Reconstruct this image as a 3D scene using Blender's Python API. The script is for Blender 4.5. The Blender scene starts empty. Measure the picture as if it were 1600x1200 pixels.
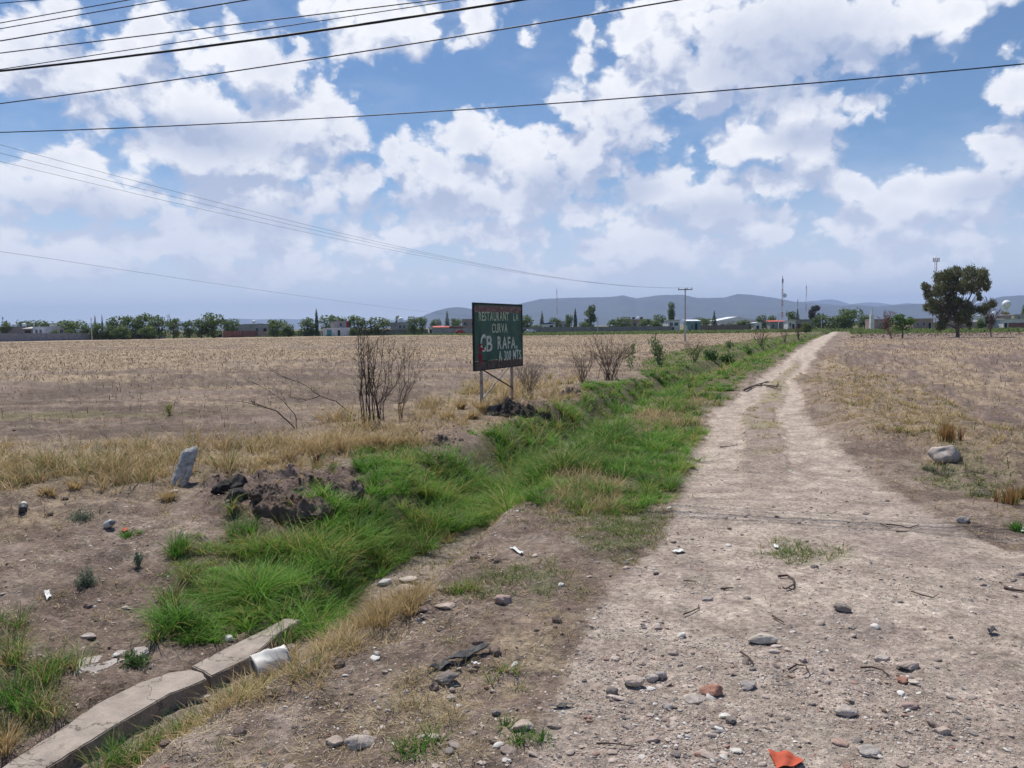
import bpy, math, random
import numpy as np
from mathutils import Matrix, Vector

# ---------------------------------------------------------------- camera, sky, sun, exposure
S = bpy.context.scene
COL = S.collection
F = 1232.0
PITCH, ROLL, CZ = math.radians(4.18), math.radians(-0.7), 2.3
_R = Matrix.Rotation(math.pi/2 - PITCH, 3, 'X') @ Matrix.Rotation(ROLL, 3, 'Z')
CAMR = np.array(_R)
cd = bpy.data.cameras.new('camera'); cam = bpy.data.objects.new('camera', cd); COL.objects.link(cam)
cam.matrix_world = Matrix.Translation((0, 0, CZ)) @ _R.to_4x4()
cd.sensor_width = 36; cd.lens = 36*F/1600; cd.clip_start = 0.05; cd.clip_end = 60000
S.camera = cam
S.view_settings.view_transform = 'Standard'; S.view_settings.look = 'None'
S.view_settings.exposure = 0.22; S.view_settings.gamma = 1
S.view_settings.use_curve_mapping = False
cy = S.cycles
cy.use_denoising = True
cy.max_bounces = 5; cy.diffuse_bounces = 2; cy.glossy_bounces = 2; cy.transmission_bounces = 3
cy.volume_bounces = 1; cy.transparent_max_bounces = 16
cy.use_adaptive_sampling = True; cy.adaptive_threshold = 0.02
cy.sample_clamp_indirect = 4

SUN_EL, SUN_AZ = math.radians(60), math.radians(-25)   # azimuth from +Y towards +X
sd = bpy.data.lights.new('sun', 'SUN'); sun = bpy.data.objects.new('sun', sd); COL.objects.link(sun)
sd.energy = 4.5; sd.angle = math.radians(0.53); sd.color = (1.0, 0.945, 0.865)
_sv = Vector((math.sin(SUN_AZ)*math.cos(SUN_EL), math.cos(SUN_AZ)*math.cos(SUN_EL), math.sin(SUN_EL)))
sun.rotation_euler = _sv.to_track_quat('Z', 'Y').to_euler(); sun.location = _sv*300

def ray(px, py):
    d = CAMR @ np.array([(px-800)/F, (600-py)/F, -1.0]); return d/np.linalg.norm(d)

world = bpy.data.worlds.new('World'); S.world = world; world.use_nodes = True
wt = world.node_tree; WN = wt.nodes; WL = wt.links; WN.clear()

def mnode(nt, op, *ins, clamp=False):
    n = nt.nodes.new('ShaderNodeMath'); n.operation = op; n.use_clamp = clamp
    for i, v in enumerate(ins):
        if isinstance(v, (int, float)): n.inputs[i].default_value = v
        else: nt.links.new(v, n.inputs[i])
    return n.outputs[0]
def vnode(nt, op, *ins):
    n = nt.nodes.new('ShaderNodeVectorMath'); n.operation = op
    for i, v in enumerate(ins):
        if isinstance(v, tuple): n.inputs[i].default_value = v
        elif isinstance(v, (int, float)): n.inputs['Scale'].default_value = v
        else: nt.links.new(v, n.inputs[i])
    return n.outputs['Value'] if op in ('LENGTH', 'DOT_PRODUCT', 'DISTANCE') else n.outputs['Vector']
def maprange(nt, v, a, b, c, d, smooth=True):
    n = nt.nodes.new('ShaderNodeMapRange'); n.interpolation_type = 'SMOOTHSTEP' if smooth else 'LINEAR'
    nt.links.new(v, n.inputs['Value'])
    for k, x in zip(('From Min', 'From Max', 'To Min', 'To Max'), (a, b, c, d)): n.inputs[k].default_value = x
    return n.outputs['Result']
def mixc(nt, fac, a, b, mode='MIX'):
    n = nt.nodes.new('ShaderNodeMix'); n.data_type = 'RGBA'; n.blend_type = mode
    for i, v in ((0, fac), (6, a), (7, b)):
        if isinstance(v, (int, float)): n.inputs[i].default_value = v
        elif isinstance(v, tuple): n.inputs[i].default_value = (*v, 1) if len(v) == 3 else v
        else: nt.links.new(v, n.inputs[i])
    return n.outputs[2]
def noise(nt, vec, scale, detail=4, rough=0.55, dist=0.0, out='Fac'):
    n = nt.nodes.new('ShaderNodeTexNoise'); n.inputs['Scale'].default_value = scale
    n.inputs['Detail'].default_value = detail; n.inputs['Roughness'].default_value = rough
    n.inputs['Distortion'].default_value = dist
    if vec is not None: nt.links.new(vec, n.inputs['Vector'])
    return n.outputs[out]

# cumulus fields: (x, y, rx, ry, weight) read off the photograph, turned into azimuth / elevation on the sky
CLOUDS = [(60,70,95,62,1),(105,10,45,40,.8),(60,120,110,30,.8),(240,50,45,58,1),(205,100,100,50,.9),(395,110,85,62,1),(380,75,50,35,.9),
 (300,170,170,60,1),(455,185,95,62,1),(505,165,38,50,.9),(290,235,130,52,1),(440,250,140,60,1),(560,280,42,52,.9),(75,262,80,30,.8),(120,305,190,42,1),
 (400,320,170,50,1),(595,45,82,52,1),(640,75,45,30,.7),(545,5,80,26,.8),(757,28,48,36,.9),(822,50,28,22,.5),(915,42,17,22,.6),
 (690,270,98,62,1),(735,222,58,42,.9),(830,255,80,56,1),(800,320,160,40,1),(910,95,34,30,.8),(890,160,34,34,.75),(950,150,75,55,1),(1035,62,80,80,1),
 (990,200,70,60,1),(910,240,80,46,1),(1190,70,210,100,1),(1090,130,90,50,.9),(1330,35,150,55,1),(1480,22,110,36,.95),(1330,110,60,30,.7),(1240,172,105,46,1),
 (1350,160,45,30,.8),(1110,168,42,24,.7),(1180,225,110,44,1),(1270,240,62,42,.95),(1040,292,88,44,1),(1160,300,120,44,1),(1590,135,46,46,.95),(1585,215,72,52,1),
 (1500,290,75,30,.95),(1320,300,52,32,.9),(1390,338,110,38,1),(1540,335,90,30,.9),(700,372,170,36,.9),(1000,382,220,40,.9),(1180,372,60,32,.85),(300,380,300,40,.85),(1480,380,180,30,.8),(120,250,60,30,.6),(520,210,50,60,.9),(1420,300,80,34,.8),(1130,340,150,30,.8),(900,345,80,26,.7),(80,400,200,34,.8),(450,420,240,26,.7),(900,425,260,24,.7),(1300,420,260,26,.7),
 (2050,60,200,120,1),(2200,300,260,70,1),(-350,80,200,110,1),(-500,300,260,70,1)]
def azel(px, py):
    d = ray(px, py); return math.atan2(d[0], d[1]), math.asin(d[2])
dg = bpy.data.node_groups.new('cloud_density', 'ShaderNodeTree')
dg.interface.new_socket('Angle', in_out='INPUT', socket_type='NodeSocketVector')
dg.interface.new_socket('Density', in_out='OUTPUT', socket_type='NodeSocketFloat')
gi = dg.nodes.new('NodeGroupInput'); go = dg.nodes.new('NodeGroupOutput')
w1 = noise(dg, gi.outputs[0], 9.0, 2, 0.5, out='Color')
w1 = vnode(dg, 'SCALE', vnode(dg, 'SUBTRACT', w1, (0.5, 0.5, 0.5)), 0); w1.node.inputs['Scale'].default_value = 0.05
w1 = vnode(dg, 'MULTIPLY', w1, (1, 0.7, 0))
va = vnode(dg, 'ADD', gi.outputs[0], w1)
acc = None
for (x, y, rx, ry, wgt) in CLOUDS:
    a0, e0 = azel(x, y); a1, _ = azel(x+rx, y); _, e1 = azel(x, y-ry)
    sx, sy = .87/max(a1-a0, 1e-3), .87/max(e1-e0, 1e-3)
    q = dg.nodes.new('ShaderNodeVectorMath'); q.operation = 'MULTIPLY_ADD'
    dg.links.new(va, q.inputs[0]); q.inputs[1].default_value = (sx, sy, 0); q.inputs[2].default_value = (-a0*sx, -e0*sy, 0)
    l = vnode(dg, 'LENGTH', q.outputs[0])
    m = dg.nodes.new('ShaderNodeMath'); m.operation = 'MULTIPLY_ADD'; dg.links.new(l, m.inputs[0]); m.inputs[1].default_value = -1.0; m.inputs[2].default_value = 0.35+0.65*wgt
    if acc is None: acc = m.outputs[0]
    else:
        t = mnode(dg, 'SMOOTH_MAX', acc, m.outputs[0], 0.22); acc = t
st = vnode(dg, 'MULTIPLY', gi.outputs[0], (1, 1.25, 1))
n1 = noise(dg, st, 13, 8, 0.6, 0.3)
vo = dg.nodes.new('ShaderNodeTexVoronoi'); vo.feature = 'SMOOTH_F1'; vo.inputs['Scale'].default_value = 26; vo.inputs['Smoothness'].default_value = 0.35
vo.inputs['Detail'].default_value = 2.5; vo.inputs['Roughness'].default_value = 0.55
wv = vnode(dg, 'ADD', st, vnode(dg, 'MULTIPLY', noise(dg, st, 40, 3, 0.6, out='Color'), (0.03, 0.03, 0)))
dg.links.new(wv, vo.inputs['Vector'])
d1 = mnode(dg, 'MULTIPLY_ADD', n1, 1.7, -0.85)
d2 = mnode(dg, 'MULTIPLY_ADD', vo.outputs['Distance'], -0.90, 0.93)
dg.links.new(mnode(dg, 'ADD', mnode(dg, 'ADD', acc, d1), d2), go.inputs[0])

tc = WN.new('ShaderNodeTexCoord')
sp = WN.new('ShaderNodeSeparateXYZ'); WL.new(tc.outputs['Generated'], sp.inputs[0])
az = mnode(wt, 'ARCTAN2', sp.outputs[0], sp.outputs[1])
el = mnode(wt, 'ARCSINE', sp.outputs[2])
cb = WN.new('ShaderNodeCombineXYZ'); WL.new(az, cb.inputs[0]); WL.new(el, cb.inputs[1])
g1 = WN.new('ShaderNodeGroup'); g1.node_tree = dg; WL.new(cb.outputs[0], g1.inputs[0])
g2 = WN.new('ShaderNodeGroup'); g2.node_tree = dg; WL.new(vnode(wt, 'ADD', cb.outputs[0], (-0.010, 0.036, 0)), g2.inputs[0])
D1, D2 = g1.outputs[0], g2.outputs[0]
mask = maprange(wt, D1, -0.08, 0.42, 0, 1)
# light from above: what has less cloud over it is brighter
lit = maprange(wt, mnode(wt, 'SUBTRACT', D1, mnode(wt, 'MAXIMUM', D2, -0.25)), -0.62, 0.42, 0.0, 1)
thick = maprange(wt, D1, 0.25, 1.25, 0, 1)
soft = maprange(wt, noise(wt, cb.outputs[0], 7, 4, 0.55), 0.32, 0.70, -0.18, 0.14)
lit2 = mnode(wt, 'ADD', mnode(wt, 'MULTIPLY_ADD', thick, -0.24, lit), soft, clamp=True)
# the broad shaded undersides of the big clouds
shd = None
for (x, y, rx, ry) in [(1230,95,210,95),(330,215,170,45),(120,335,200,40),(640,330,150,30),(870,300,70,50),(1260,215,90,30),(1130,330,140,26),(420,345,170,34),(1540,300,90,30),(980,300,60,40)]:
    a0, e0 = azel(x, y); a1, _ = azel(x+rx, y); _, e1 = azel(x, y-ry); sx, sy = 1/(a1-a0), 1/(e1-e0)
    q = vnode(wt, 'MULTIPLY_ADD', cb.outputs[0], (sx, sy, 0), (-a0*sx, -e0*sy, 0)); v_ = maprange(wt, vnode(wt, 'LENGTH', q), 0.2, 1.25, 0.55, 0)
    shd = v_ if shd is None else mnode(wt, 'MAXIMUM', shd, v_)
lit2 = mnode(wt, 'MULTIPLY', lit2, mnode(wt, 'MULTIPLY_ADD', shd, -1.25, 1.0, clamp=True))
ccol = mixc(wt, lit2, (0.39, 0.455, 0.62), (0.87, 0.88, 0.915))
thin = maprange(wt, noise(wt, vnode(wt, 'MULTIPLY', cb.outputs[0], (1, 2.2, 1)), 4.5, 5, 0.6), 0.45, 0.75, 0, 0.22)
sky = WN.new('ShaderNodeTexSky'); sky.sky_type = 'NISHITA'; sky.sun_disc = False
sky.sun_elevation = SUN_EL; sky.sun_rotation = SUN_AZ; sky.altitude = 1900; sky.air_density = 1.15; sky.dust_density = 0.4; sky.ozone_density = 4.0
bg1 = WN.new('ShaderNodeBackground'); WL.new(mixc(wt, 1.0, sky.outputs[0], (.86, .99, 1.06), 'MULTIPLY'), bg1.inputs[0]); bg1.inputs[1].default_value = 0.079
bg2 = WN.new('ShaderNodeBackground'); WL.new(ccol, bg2.inputs[0]); bg2.inputs[1].default_value = 1.0
bgh = WN.new('ShaderNodeBackground'); bgh.inputs[0].default_value = (0.74, 0.77, 0.87, 1); bgh.inputs[1].default_value = 1.0
mx0 = WN.new('ShaderNodeMixShader'); WL.new(thin, mx0.inputs[0]); WL.new(bg1.outputs[0], mx0.inputs[1]); WL.new(bgh.outputs[0], mx0.inputs[2])
mx1 = WN.new('ShaderNodeMixShader'); WL.new(mask, mx1.inputs[0]); WL.new(mx0.outputs[0], mx1.inputs[1]); WL.new(bg2.outputs[0], mx1.inputs[2])
hz = maprange(wt, el, 0.0, 0.22, 0.80, 0.0)
mx2 = WN.new('ShaderNodeMixShader'); WL.new(hz, mx2.inputs[0]); WL.new(mx1.outputs[0], mx2.inputs[1]); WL.new(bgh.outputs[0], mx2.inputs[2])
wo = WN.new('ShaderNodeOutputWorld'); WL.new(mx2.outputs[0], wo.inputs[0])
world.cycles.sampling_method = 'MANUAL'; world.cycles.sample_map_resolution = 256

# ---------------------------------------------------------------- numbers: noise, unprojection
rng = np.random.default_rng(7); random.seed(7)
def vnz(x, y, seed=0):
    xi = np.floor(x).astype(np.int64); yi = np.floor(y).astype(np.int64)
    fx = x-xi; fy = y-yi; fx = fx*fx*fx*(fx*(fx*6-15)+10); fy = fy*fy*fy*(fy*(fy*6-15)+10)
    def h(a, b):
        v = (a*374761393 + b*668265263 + seed*2147483647) & 0xffffffff
        v = ((v ^ (v >> 13))*1274126177) & 0xffffffff
        v = ((v ^ (v >> 15))*2246822519) & 0xffffffff
        return ((v ^ (v >> 16)) & 0xffff)/65535.0
    a = h(xi, yi); b = h(xi+1, yi); c = h(xi, yi+1); d = h(xi+1, yi+1)
    return a+(b-a)*fx+(c-a)*fy+(a-b-c+d)*fx*fy
def fbm(x, y, sc, octv=4, seed=0, gain=0.5):
    s = 0; a = 1; t = 0
    for i in range(octv):
        s = s+a*vnz(x*sc+17.3*i, y*sc-9.1*i, seed+i); t += a; a *= gain; sc *= 2.03
    return s/t
def sst(a, b, v):
    t = np.clip((v-a)/(b-a), 0, 1); return t*t*(3-2*t)
def lerp(a, b, t): return a+(b-a)*t
def upz(px, py, z=0.0):
    d = ray(px, py); s = (z-CZ)/d[2]; return np.array([d[0]*s, d[1]*s, z])
def upY(px, py, Y):
    d = ray(px, py); s = Y/d[1]; return np.array([d[0]*s, Y, CZ+d[2]*s])
DITCH = np.array([(-5.2,-8),(-3.6,0.5),(-2.78,4.0),(-2.52,4.78),(-2.19,5.48),(-1.88,6.17),(-1.62,7.05),(-1.33,8.66),(-0.80,10.99),(-0.02,14.03),(1.15,17.78),(2.93,22.55),(6.2,32.3),(11.6,45.1),(24.14,74.23),(62.7,159.3),(110,270)])
def polydist(x, y, P):
    best = np.full(x.shape, 1e9); sd_ = np.zeros(x.shape); sl = np.zeros(x.shape); L = 0
    for (x0, y0), (x1, y1) in zip(P[:-1], P[1:]):
        dx, dy = x1-x0, y1-y0; l2 = dx*dx+dy*dy
        t = np.clip(((x-x0)*dx+(y-y0)*dy)/l2, 0, 1)
        ex = x-(x0+t*dx); ey = y-(y0+t*dy); d = np.hypot(ex, ey)
        sg = np.where(ex*dy-ey*dx > 0, 1.0, -1.0)
        m = d < best; best = np.where(m, d, best); sd_ = np.where(m, d*sg, sd_); sl = np.where(m, L+t*math.sqrt(l2), sl)
        L += math.sqrt(l2)
    return sd_, sl
def Hm(x, y):
    """large shape of the ground: road bed, ditch, banks"""
    x = np.asarray(x, float); y = np.asarray(y, float)
    r = np.hypot(x, y)
    d, s = polydist(x, y, DITCH)
    w = lerp(4.2, 1.25, sst(6.0, 10.5, y))
    base = np.where(d > 0, 0.22*(1-sst(5, 13, r)), 0.0)
    depth = lerp(0.325, 0.60, sst(5.6, 9, y))
    zl = lerp(-0.235, 0.0, sst(0.45, w, -d))          # left bank
    bed = -depth
    left = np.where(y < 9, lerp(zl, bed, 1-sst(0.30, 0.50, -d)), lerp(0, bed, 1-sst(0.28, 1.25, -d)))
    left = np.where((y >= 7.5) & (y < 11), lerp(lerp(zl, bed, 1-sst(0.30, 0.50, -d)), lerp(0, bed, 1-sst(0.28, 1.25, -d)), sst(7.5, 11, y)), left)
    right = lerp(bed, base, sst(0.30, lerp(1.15, 1.3, sst(6, 10, y)), d))
    z = np.where(d < 0, left, right)
    for (mx, my, mr, mh) in MOUNDS: z = z+mh*np.exp(-((x-mx)**2+(y-my)**2)/(mr*mr))
    return z
MOUNDS = []
def upg(px, py):
    z = 0.0
    for _ in range(14):
        p = upz(px, py, z); z = 0.5*z+0.5*float(Hm(np.array([p[0]]), np.array([p[1]]))[0])
    return upz(px, py, z)
MOUNDS = [(*upg(440, 780)[:2], .7, .26), (*upg(520, 765)[:2], .6, .16), (*upg(400, 765)[:2], .5, .14), (*upg(490, 800)[:2], .45, .12), (*upg(360, 772)[:2], .6, .10), (*upg(690, 684)[:2], .8, .13), (*upg(810, 645)[:2], 1.0, .24),
          (*upg(590, 735)[:2], .7, .12), (*upg(905, 612)[:2], 1.4, .20), (*upg(200, 775)[:2], .9, .08), (*upg(640, 915)[:2], .5, .08), (*upg(1400, 690)[:2], 2.2, .16), (*upg(1300,640)[:2], 2.2,.12)]
def PW(L): return np.array([upg(*p)[:2] for p in L])
def inpoly(x, y, P, soft):
    """1 inside, 0 outside, soft edge"""
    n = len(P); ins = np.zeros(x.shape, bool); dd = np.full(x.shape, 1e9)
    for i in range(n):
        x0, y0 = P[i]; x1, y1 = P[(i+1) % n]
        c = ((y0 > y) != (y1 > y)) & (x < (x1-x0)*(y-y0)/((y1-y0) if y1 != y0 else 1e-9)+x0); ins ^= c
        dx, dy = x1-x0, y1-y0; t = np.clip(((x-x0)*dx+(y-y0)*dy)/(dx*dx+dy*dy+1e-12), 0, 1)
        dd = np.minimum(dd, np.hypot(x-x0-t*dx, y-y0-t*dy))
    return sst(-1, 1, np.where(ins, dd, -dd)/soft)
POLY = {k: PW(v) for k, v in dict(
 road=[(800,1300),(850,1130),(905,1000),(960,910),(1030,850),(1060,790),(1078,720),(1115,645),(1188,592),(1240,550),(1298,519),(1309,519),(1277,548),(1248,600),(1253,640),(1297,690),(1400,772),(1500,832),(1640,880),(2100,1000),(2100,1300)],
 median=[(1165,830),(1158,700),(1163,655),(1188,617),(1213,592),(1240,562),(1250,562),(1236,590),(1224,610),(1216,650),(1226,700),(1245,830)],
 green=[(242,1012),(266,940),(272,870),(300,845),(345,850),(362,800),(395,800),(410,850),(440,860),(470,800),(505,765),(530,795),(575,785),(545,745),(560,705),(600,690),(650,712),(700,715),(745,682),(800,655),(870,640),(900,612),(960,595),(1000,590),(1012,560),(1060,547),(1180,530),(1287,516),(1298,518),(1247,541),(1190,577),(1130,620),(1087,675),(1072,730),(1040,780),(1000,800),(900,802),(820,790),(730,822),(660,862),(600,890),(570,930),(500,1000),(430,985),(340,1000)],
 dry1=[(820,800),(850,755),(920,742),(985,760),(975,800),(900,810)], dry2=[(985,680),(1000,640),(1060,622),(1100,625),(1085,668),(1040,672)],
 dry3=[(1085,600),(1095,575),(1130,572),(1140,590)],
 straw=[(-200,700),(120,692),(260,700),(400,690),(520,655),(640,640),(760,592),(820,600),(900,585),(905,605),(740,672),(640,712),(560,712),(500,742),(400,748),(280,772),(100,778),(-200,775)],
 vergeR=[(1275,580),(1300,560),(1340,572),(1480,640),(1640,715),(1640,770),(1460,715),(1340,690),(1262,625)],
 slope=[(425,1020),(500,985),(560,940),(640,925),(650,975),(560,1020),(470,1090),(400,1120),(330,1160),(220,1200),(160,1200),(300,1130),(390,1060)],
 soil1=[(325,745),(420,738),(570,735),(575,790),(480,800),(440,860),(330,830)], soil2=[(635,660),(720,658),(725,700),(650,705)], soil3_shade=[(755,635),(820,622),(890,618),(950,600),(955,620),(860,655),(770,662)],  # third soil patch: charred ground plus the sign's shadow, darkened together
 sg1=[(705,950),(690,920),(740,895),(860,890),(880,930),(790,950)], sg2=[(890,850),(900,800),(1010,795),(1030,850),(960,880)], sg3=[(1190,868),(1210,845),(1330,850),(1340,875),(1260,885)],
 sg4=[(1430,730),(1470,700),(1560,745),(1600,765),(1600,790),(1480,775)], dryfore=[(430,1200),(560,1100),(700,1010),(860,950),(910,990),(880,1100),(830,1200)],
 darkL=[(-400,690),(-400,600),(200,606),(330,640),(420,650),(380,690),(120,690)],
 weedL=[(-60,1180),(-60,985),(40,990),(115,1050),(120,1105),(60,1140)]).items()}
RF_EDGE = PW([(1480,1500),(1700,900),(1560,780),(1400,690),(1290,610),(1300,560),(1322,525),(1345,510)])   # left edge of the right-hand field
def masks(x, y):
    r = np.hypot(x, y)
    k = np.clip(r/12, 0.25, 3)
    wx = x+k*0.35*(fbm(x, y, 1.1, 3, 5)-.5)+k*.7*(fbm(x, y, .35, 2, 9)-.5); wy = y+k*0.7*(fbm(x, y, 1.1, 3, 6)-.5)+k*.9*(fbm(x, y, .35, 2, 12)-.5)
    fx_ = .16*(fbm(x, y, 5.5, 3, 15, .65)-.5)*np.minimum(k, 1.5); fy_ = .16*(fbm(x, y, 5.5, 3, 19, .65)-.5)*np.minimum(k, 1.5)
    M = {}
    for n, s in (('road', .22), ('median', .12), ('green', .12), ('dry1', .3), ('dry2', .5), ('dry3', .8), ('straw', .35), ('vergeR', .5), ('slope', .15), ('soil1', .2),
                 ('soil2', .3), ('soil3_shade', .4), ('sg1', .25), ('sg2', .3), ('sg3', .15), ('sg4', .3), ('dryfore', .4), ('darkL', 1.2), ('weedL', .2)):
        wq = {'road': .22, 'median': .22, 'green': .45, 'soil1': .5, 'soil2': .5}.get(n, 1.0); ax = x+(wx-x)*wq+fx_*1.6; ay = y+(wy-y)*wq+fy_*1.6; P = POLY[n]; lo = P.min(0)-4*s-1; hi = P.max(0)+4*s+1
        m = (x > lo[0]) & (x < hi[0]) & (y > lo[1]) & (y < hi[1]); o = np.zeros(x.shape)
        if m.any(): o[m] = inpoly(ax[m], ay[m], P, s*(0.6+0.4*k[m] if n == 'green' else (0.32+.16*k[m] if n in ('road', 'median') else 1)))
        M[n] = o
    M['median'] = M['median']*sst(9, 14, y)
    d, s = polydist(x, y, DITCH); M['d'] = d; M['s'] = s; M['r'] = r
    e, _ = polydist(x, y, RF_EDGE[::-1]); M['fieldR'] = sst(-0.8, 0.8, -e+1.2*(fbm(x, y, .4, 3, 31)-.5))*(y > 5)
    M['fieldL'] = sst(0, 1, -d-lerp(4.4, 2.0, sst(7, 14, y)))*(y > 7.5)
    return M
def Hfull(x, y, M=None):
    x = np.asarray(x, float); y = np.asarray(y, float)
    if M is None: M = masks(x, y)
    r = M['r']; z = Hm(x, y)
    fade = 1-sst(50, 110, r)
    soil = np.clip(M['soil1']+M['soil2']+M['soil3_shade'], 0, 1)
    rough = 0.05+0.06*M['fieldL']+0.06*M['fieldR']+0.12*soil-0.02*M['road']+0.05*M['slope']+0.07*(M['d'] < -.5)*(y < 13)+.04*(M['d'] > .3)*(1-M['road'])
    z = z+fade*rough*(fbm(x, y, 1.3, 5, 21, .55)-.5)*1.6
    z = z+fade*0.018*(fbm(x, y, 9, 3, 44, .6)-.5)*(1+1.5*soil+1.5*(M['d'] < -.5)*(y < 13)); z = z+fade*.05*np.maximum(fbm(x, y, 3.0, 4, 57, .6)-.52, 0)*(1-M['road'])*2
    lump = np.maximum(fbm(x, y, 5.5, 3, 52, .55)-.45, 0); z = z+fade*soil*lump*0.34
    z = z-0.035*M['road']*(1-M['median'])*sst(9, 13, r)*fade+0.012*M['median']*fade
    z = z+.16*M['vergeR']*fade
    z = z+fade*.022*np.sin((x*.36+y*.93+.5*fbm(x, y, .5, 2, 77))*7.5)*M['fieldL']+fade*.03*np.sin((x*.93-y*.37)*7.5)*M['fieldR']
    z = z+0.10*np.sin(x*.13+1)*np.sin(y*.09)*sst(15, 40, r)*(1-sst(80, 200, r))*np.clip(np.abs(M['d'])/4-.5, 0, 1)
    return z
def gz(x, y): return float(Hfull(np.array([float(x)]), np.array([float(y)]))[0])
def G(px, py):
    p = upg(px, py)
    for _ in range(6):
        z = gz(p[0], p[1]); q = upz(px, py, z); p = 0.5*p+0.5*q
    p[2] = gz(p[0], p[1]); return p

# ---------------------------------------------------------------- mesh and material helpers
def tag(o, label=None, cat=None, group=None, kind=None):
    for k, v in (('label', label), ('category', cat), ('group', group), ('kind', kind)):
        if v: o[k] = v
    return o
def link(name, me, mat=None, parent=None, loc=None):
    o = bpy.data.objects.new(name, me); COL.objects.link(o)
    if mat: me.materials.append(mat)
    if parent is not None: o.parent = parent
    if loc is not None: o.location = loc
    return o
def npmesh(name, V, Q, color=None, smooth=False, k=4):
    me = bpy.data.meshes.new(name); V = np.ascontiguousarray(V, dtype=np.float32); Q = np.ascontiguousarray(Q, dtype=np.int32)
    me.vertices.add(len(V)); me.vertices.foreach_set('co', V.ravel())
    me.loops.add(Q.size); me.loops.foreach_set('vertex_index', Q.ravel())
    me.polygons.add(len(Q)); me.polygons.foreach_set('loop_start', np.arange(0, Q.size, k, dtype=np.int32))
    me.polygons.foreach_set('use_smooth', np.full(len(Q), smooth))
    me.update(calc_edges=True)
    if color is not None:
        a = me.color_attributes.new('tint', 'FLOAT_COLOR', 'POINT')
        c = np.ones((len(V), 4), np.float32); c[:, :3] = color; a.data.foreach_set('color', c.ravel())
    return me
class MB:
    def __init__(s): s.v = []; s.f = []
    def quad(s, a, b, c, d):
        n = len(s.v); s.v += [tuple(a), tuple(b), tuple(c), tuple(d)]; s.f.append((n, n+1, n+2, n+3))
    def box(s, x0, x1, y0, y1, z0, z1, M=None):
        n = len(s.v); P = [(x, y, z) for z in (z0, z1) for x, y in ((x0, y0), (x1, y0), (x1, y1), (x0, y1))]
        if M is not None: P = [tuple(M @ Vector(p)) for p in P]
        s.v += P; s.f += [(n, n+3, n+2, n+1), (n+4, n+5, n+6, n+7)]+[(n+i, n+(i+1) % 4, n+4+(i+1) % 4, n+4+i) for i in range(4)]
        return s
    def tube(s, pts, rad, sides=6, cap=True):
        pts = [Vector(p) for p in pts]; n0 = len(s.v)
        if not hasattr(rad, '__len__'): rad = [rad]*len(pts)
        prev = None
        for i, p in enumerate(pts):
            t = (pts[min(i+1, len(pts)-1)]-pts[max(i-1, 0)]).normalized()
            if prev is None: a = t.orthogonal().normalized()
            else: a = (prev-t*prev.dot(t)); a = a.normalized() if a.length > 1e-6 else t.orthogonal().normalized()
            prev = a; b = t.cross(a)
            for j in range(sides):
                g = 2*math.pi*j/sides; s.v.append(tuple(p+(a*math.cos(g)+b*math.sin(g))*rad[i]))
        for i in range(len(pts)-1):
            for j in range(sides):
                k = n0+i*sides; s.f.append((k+j, k+(j+1) % sides, k+sides+(j+1) % sides, k+sides+j))
        if cap:
            s.f.append(tuple(n0+j for j in reversed(range(sides)))); k = n0+(len(pts)-1)*sides; s.f.append(tuple(k+j for j in range(sides)))
        return s
    def lathe(s, prof, c=(0, 0, 0), n=16, M=None):
        n0 = len(s.v)
        for (r, z) in prof:
            for j in range(n):
                g = 2*math.pi*j/n; p = Vector((c[0]+r*math.cos(g), c[1]+r*math.sin(g), c[2]+z))
                s.v.append(tuple(M @ p) if M is not None else tuple(p))
        for i in range(len(prof)-1):
            for j in range(n):
                k = n0+i*n; s.f.append((k+j, k+(j+1) % n, k+n+(j+1) % n, k+n+j))
        return s
    def build(s, name, mat=None, parent=None, smooth=False, loc=None):
        me = bpy.data.meshes.new(name); me.from_pydata(s.v, [], s.f); me.update()
        if smooth: me.polygons.foreach_set('use_smooth', [True]*len(me.polygons))
        return link(name, me, mat, parent, loc)
def empty(name, loc, label=None, cat=None, group=None, rz=0):
    o = bpy.data.objects.new(name, None); COL.objects.link(o); o.location = loc; o.rotation_euler = (0, 0, rz); o.empty_display_size = .2
    return tag(o, label, cat, group)
def newmat(name):
    m = bpy.data.materials.new(name); m.use_nodes = True; nt = m.node_tree; b = nt.nodes['Principled BSDF']
    b.inputs['Roughness'].default_value = .85; b.inputs['Specular IOR Level'].default_value = .25
    return m, nt, b
_mc = {}
def paint(name, col, rough=.85, var=.25, scale=3.0, dirt=None, bump=0.0, metal=0.0, bscale=None):
    """procedural surface: base colour, mottling, patches of a second colour"""
    if name in _mc: return _mc[name]
    m, nt, b = newmat(name); tcn = nt.nodes.new('ShaderNodeTexCoord'); v = tcn.outputs['Object']
    c = mixc(nt, maprange(nt, noise(nt, v, scale, 6, .6), .3, .7, 0, 1), tuple(x*(1-var) for x in col), tuple(min(1, x*(1+var)) for x in col))
    if dirt: c = mixc(nt, maprange(nt, noise(nt, v, scale*.6, 5, .65, .6), .5, .68, 0, .8), c, dirt)
    nt.links.new(c, b.inputs['Base Color']); b.inputs['Roughness'].default_value = rough; b.inputs['Metallic'].default_value = metal
    if bump:
        bn = nt.nodes.new('ShaderNodeBump'); bn.inputs['Strength'].default_value = bump; bn.inputs['Distance'].default_value = .02
        nt.links.new(noise(nt, v, bscale or scale*6, 6, .65), bn.inputs['Height']); nt.links.new(bn.outputs[0], b.inputs['Normal'])
    _mc[name] = m; return m
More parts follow.
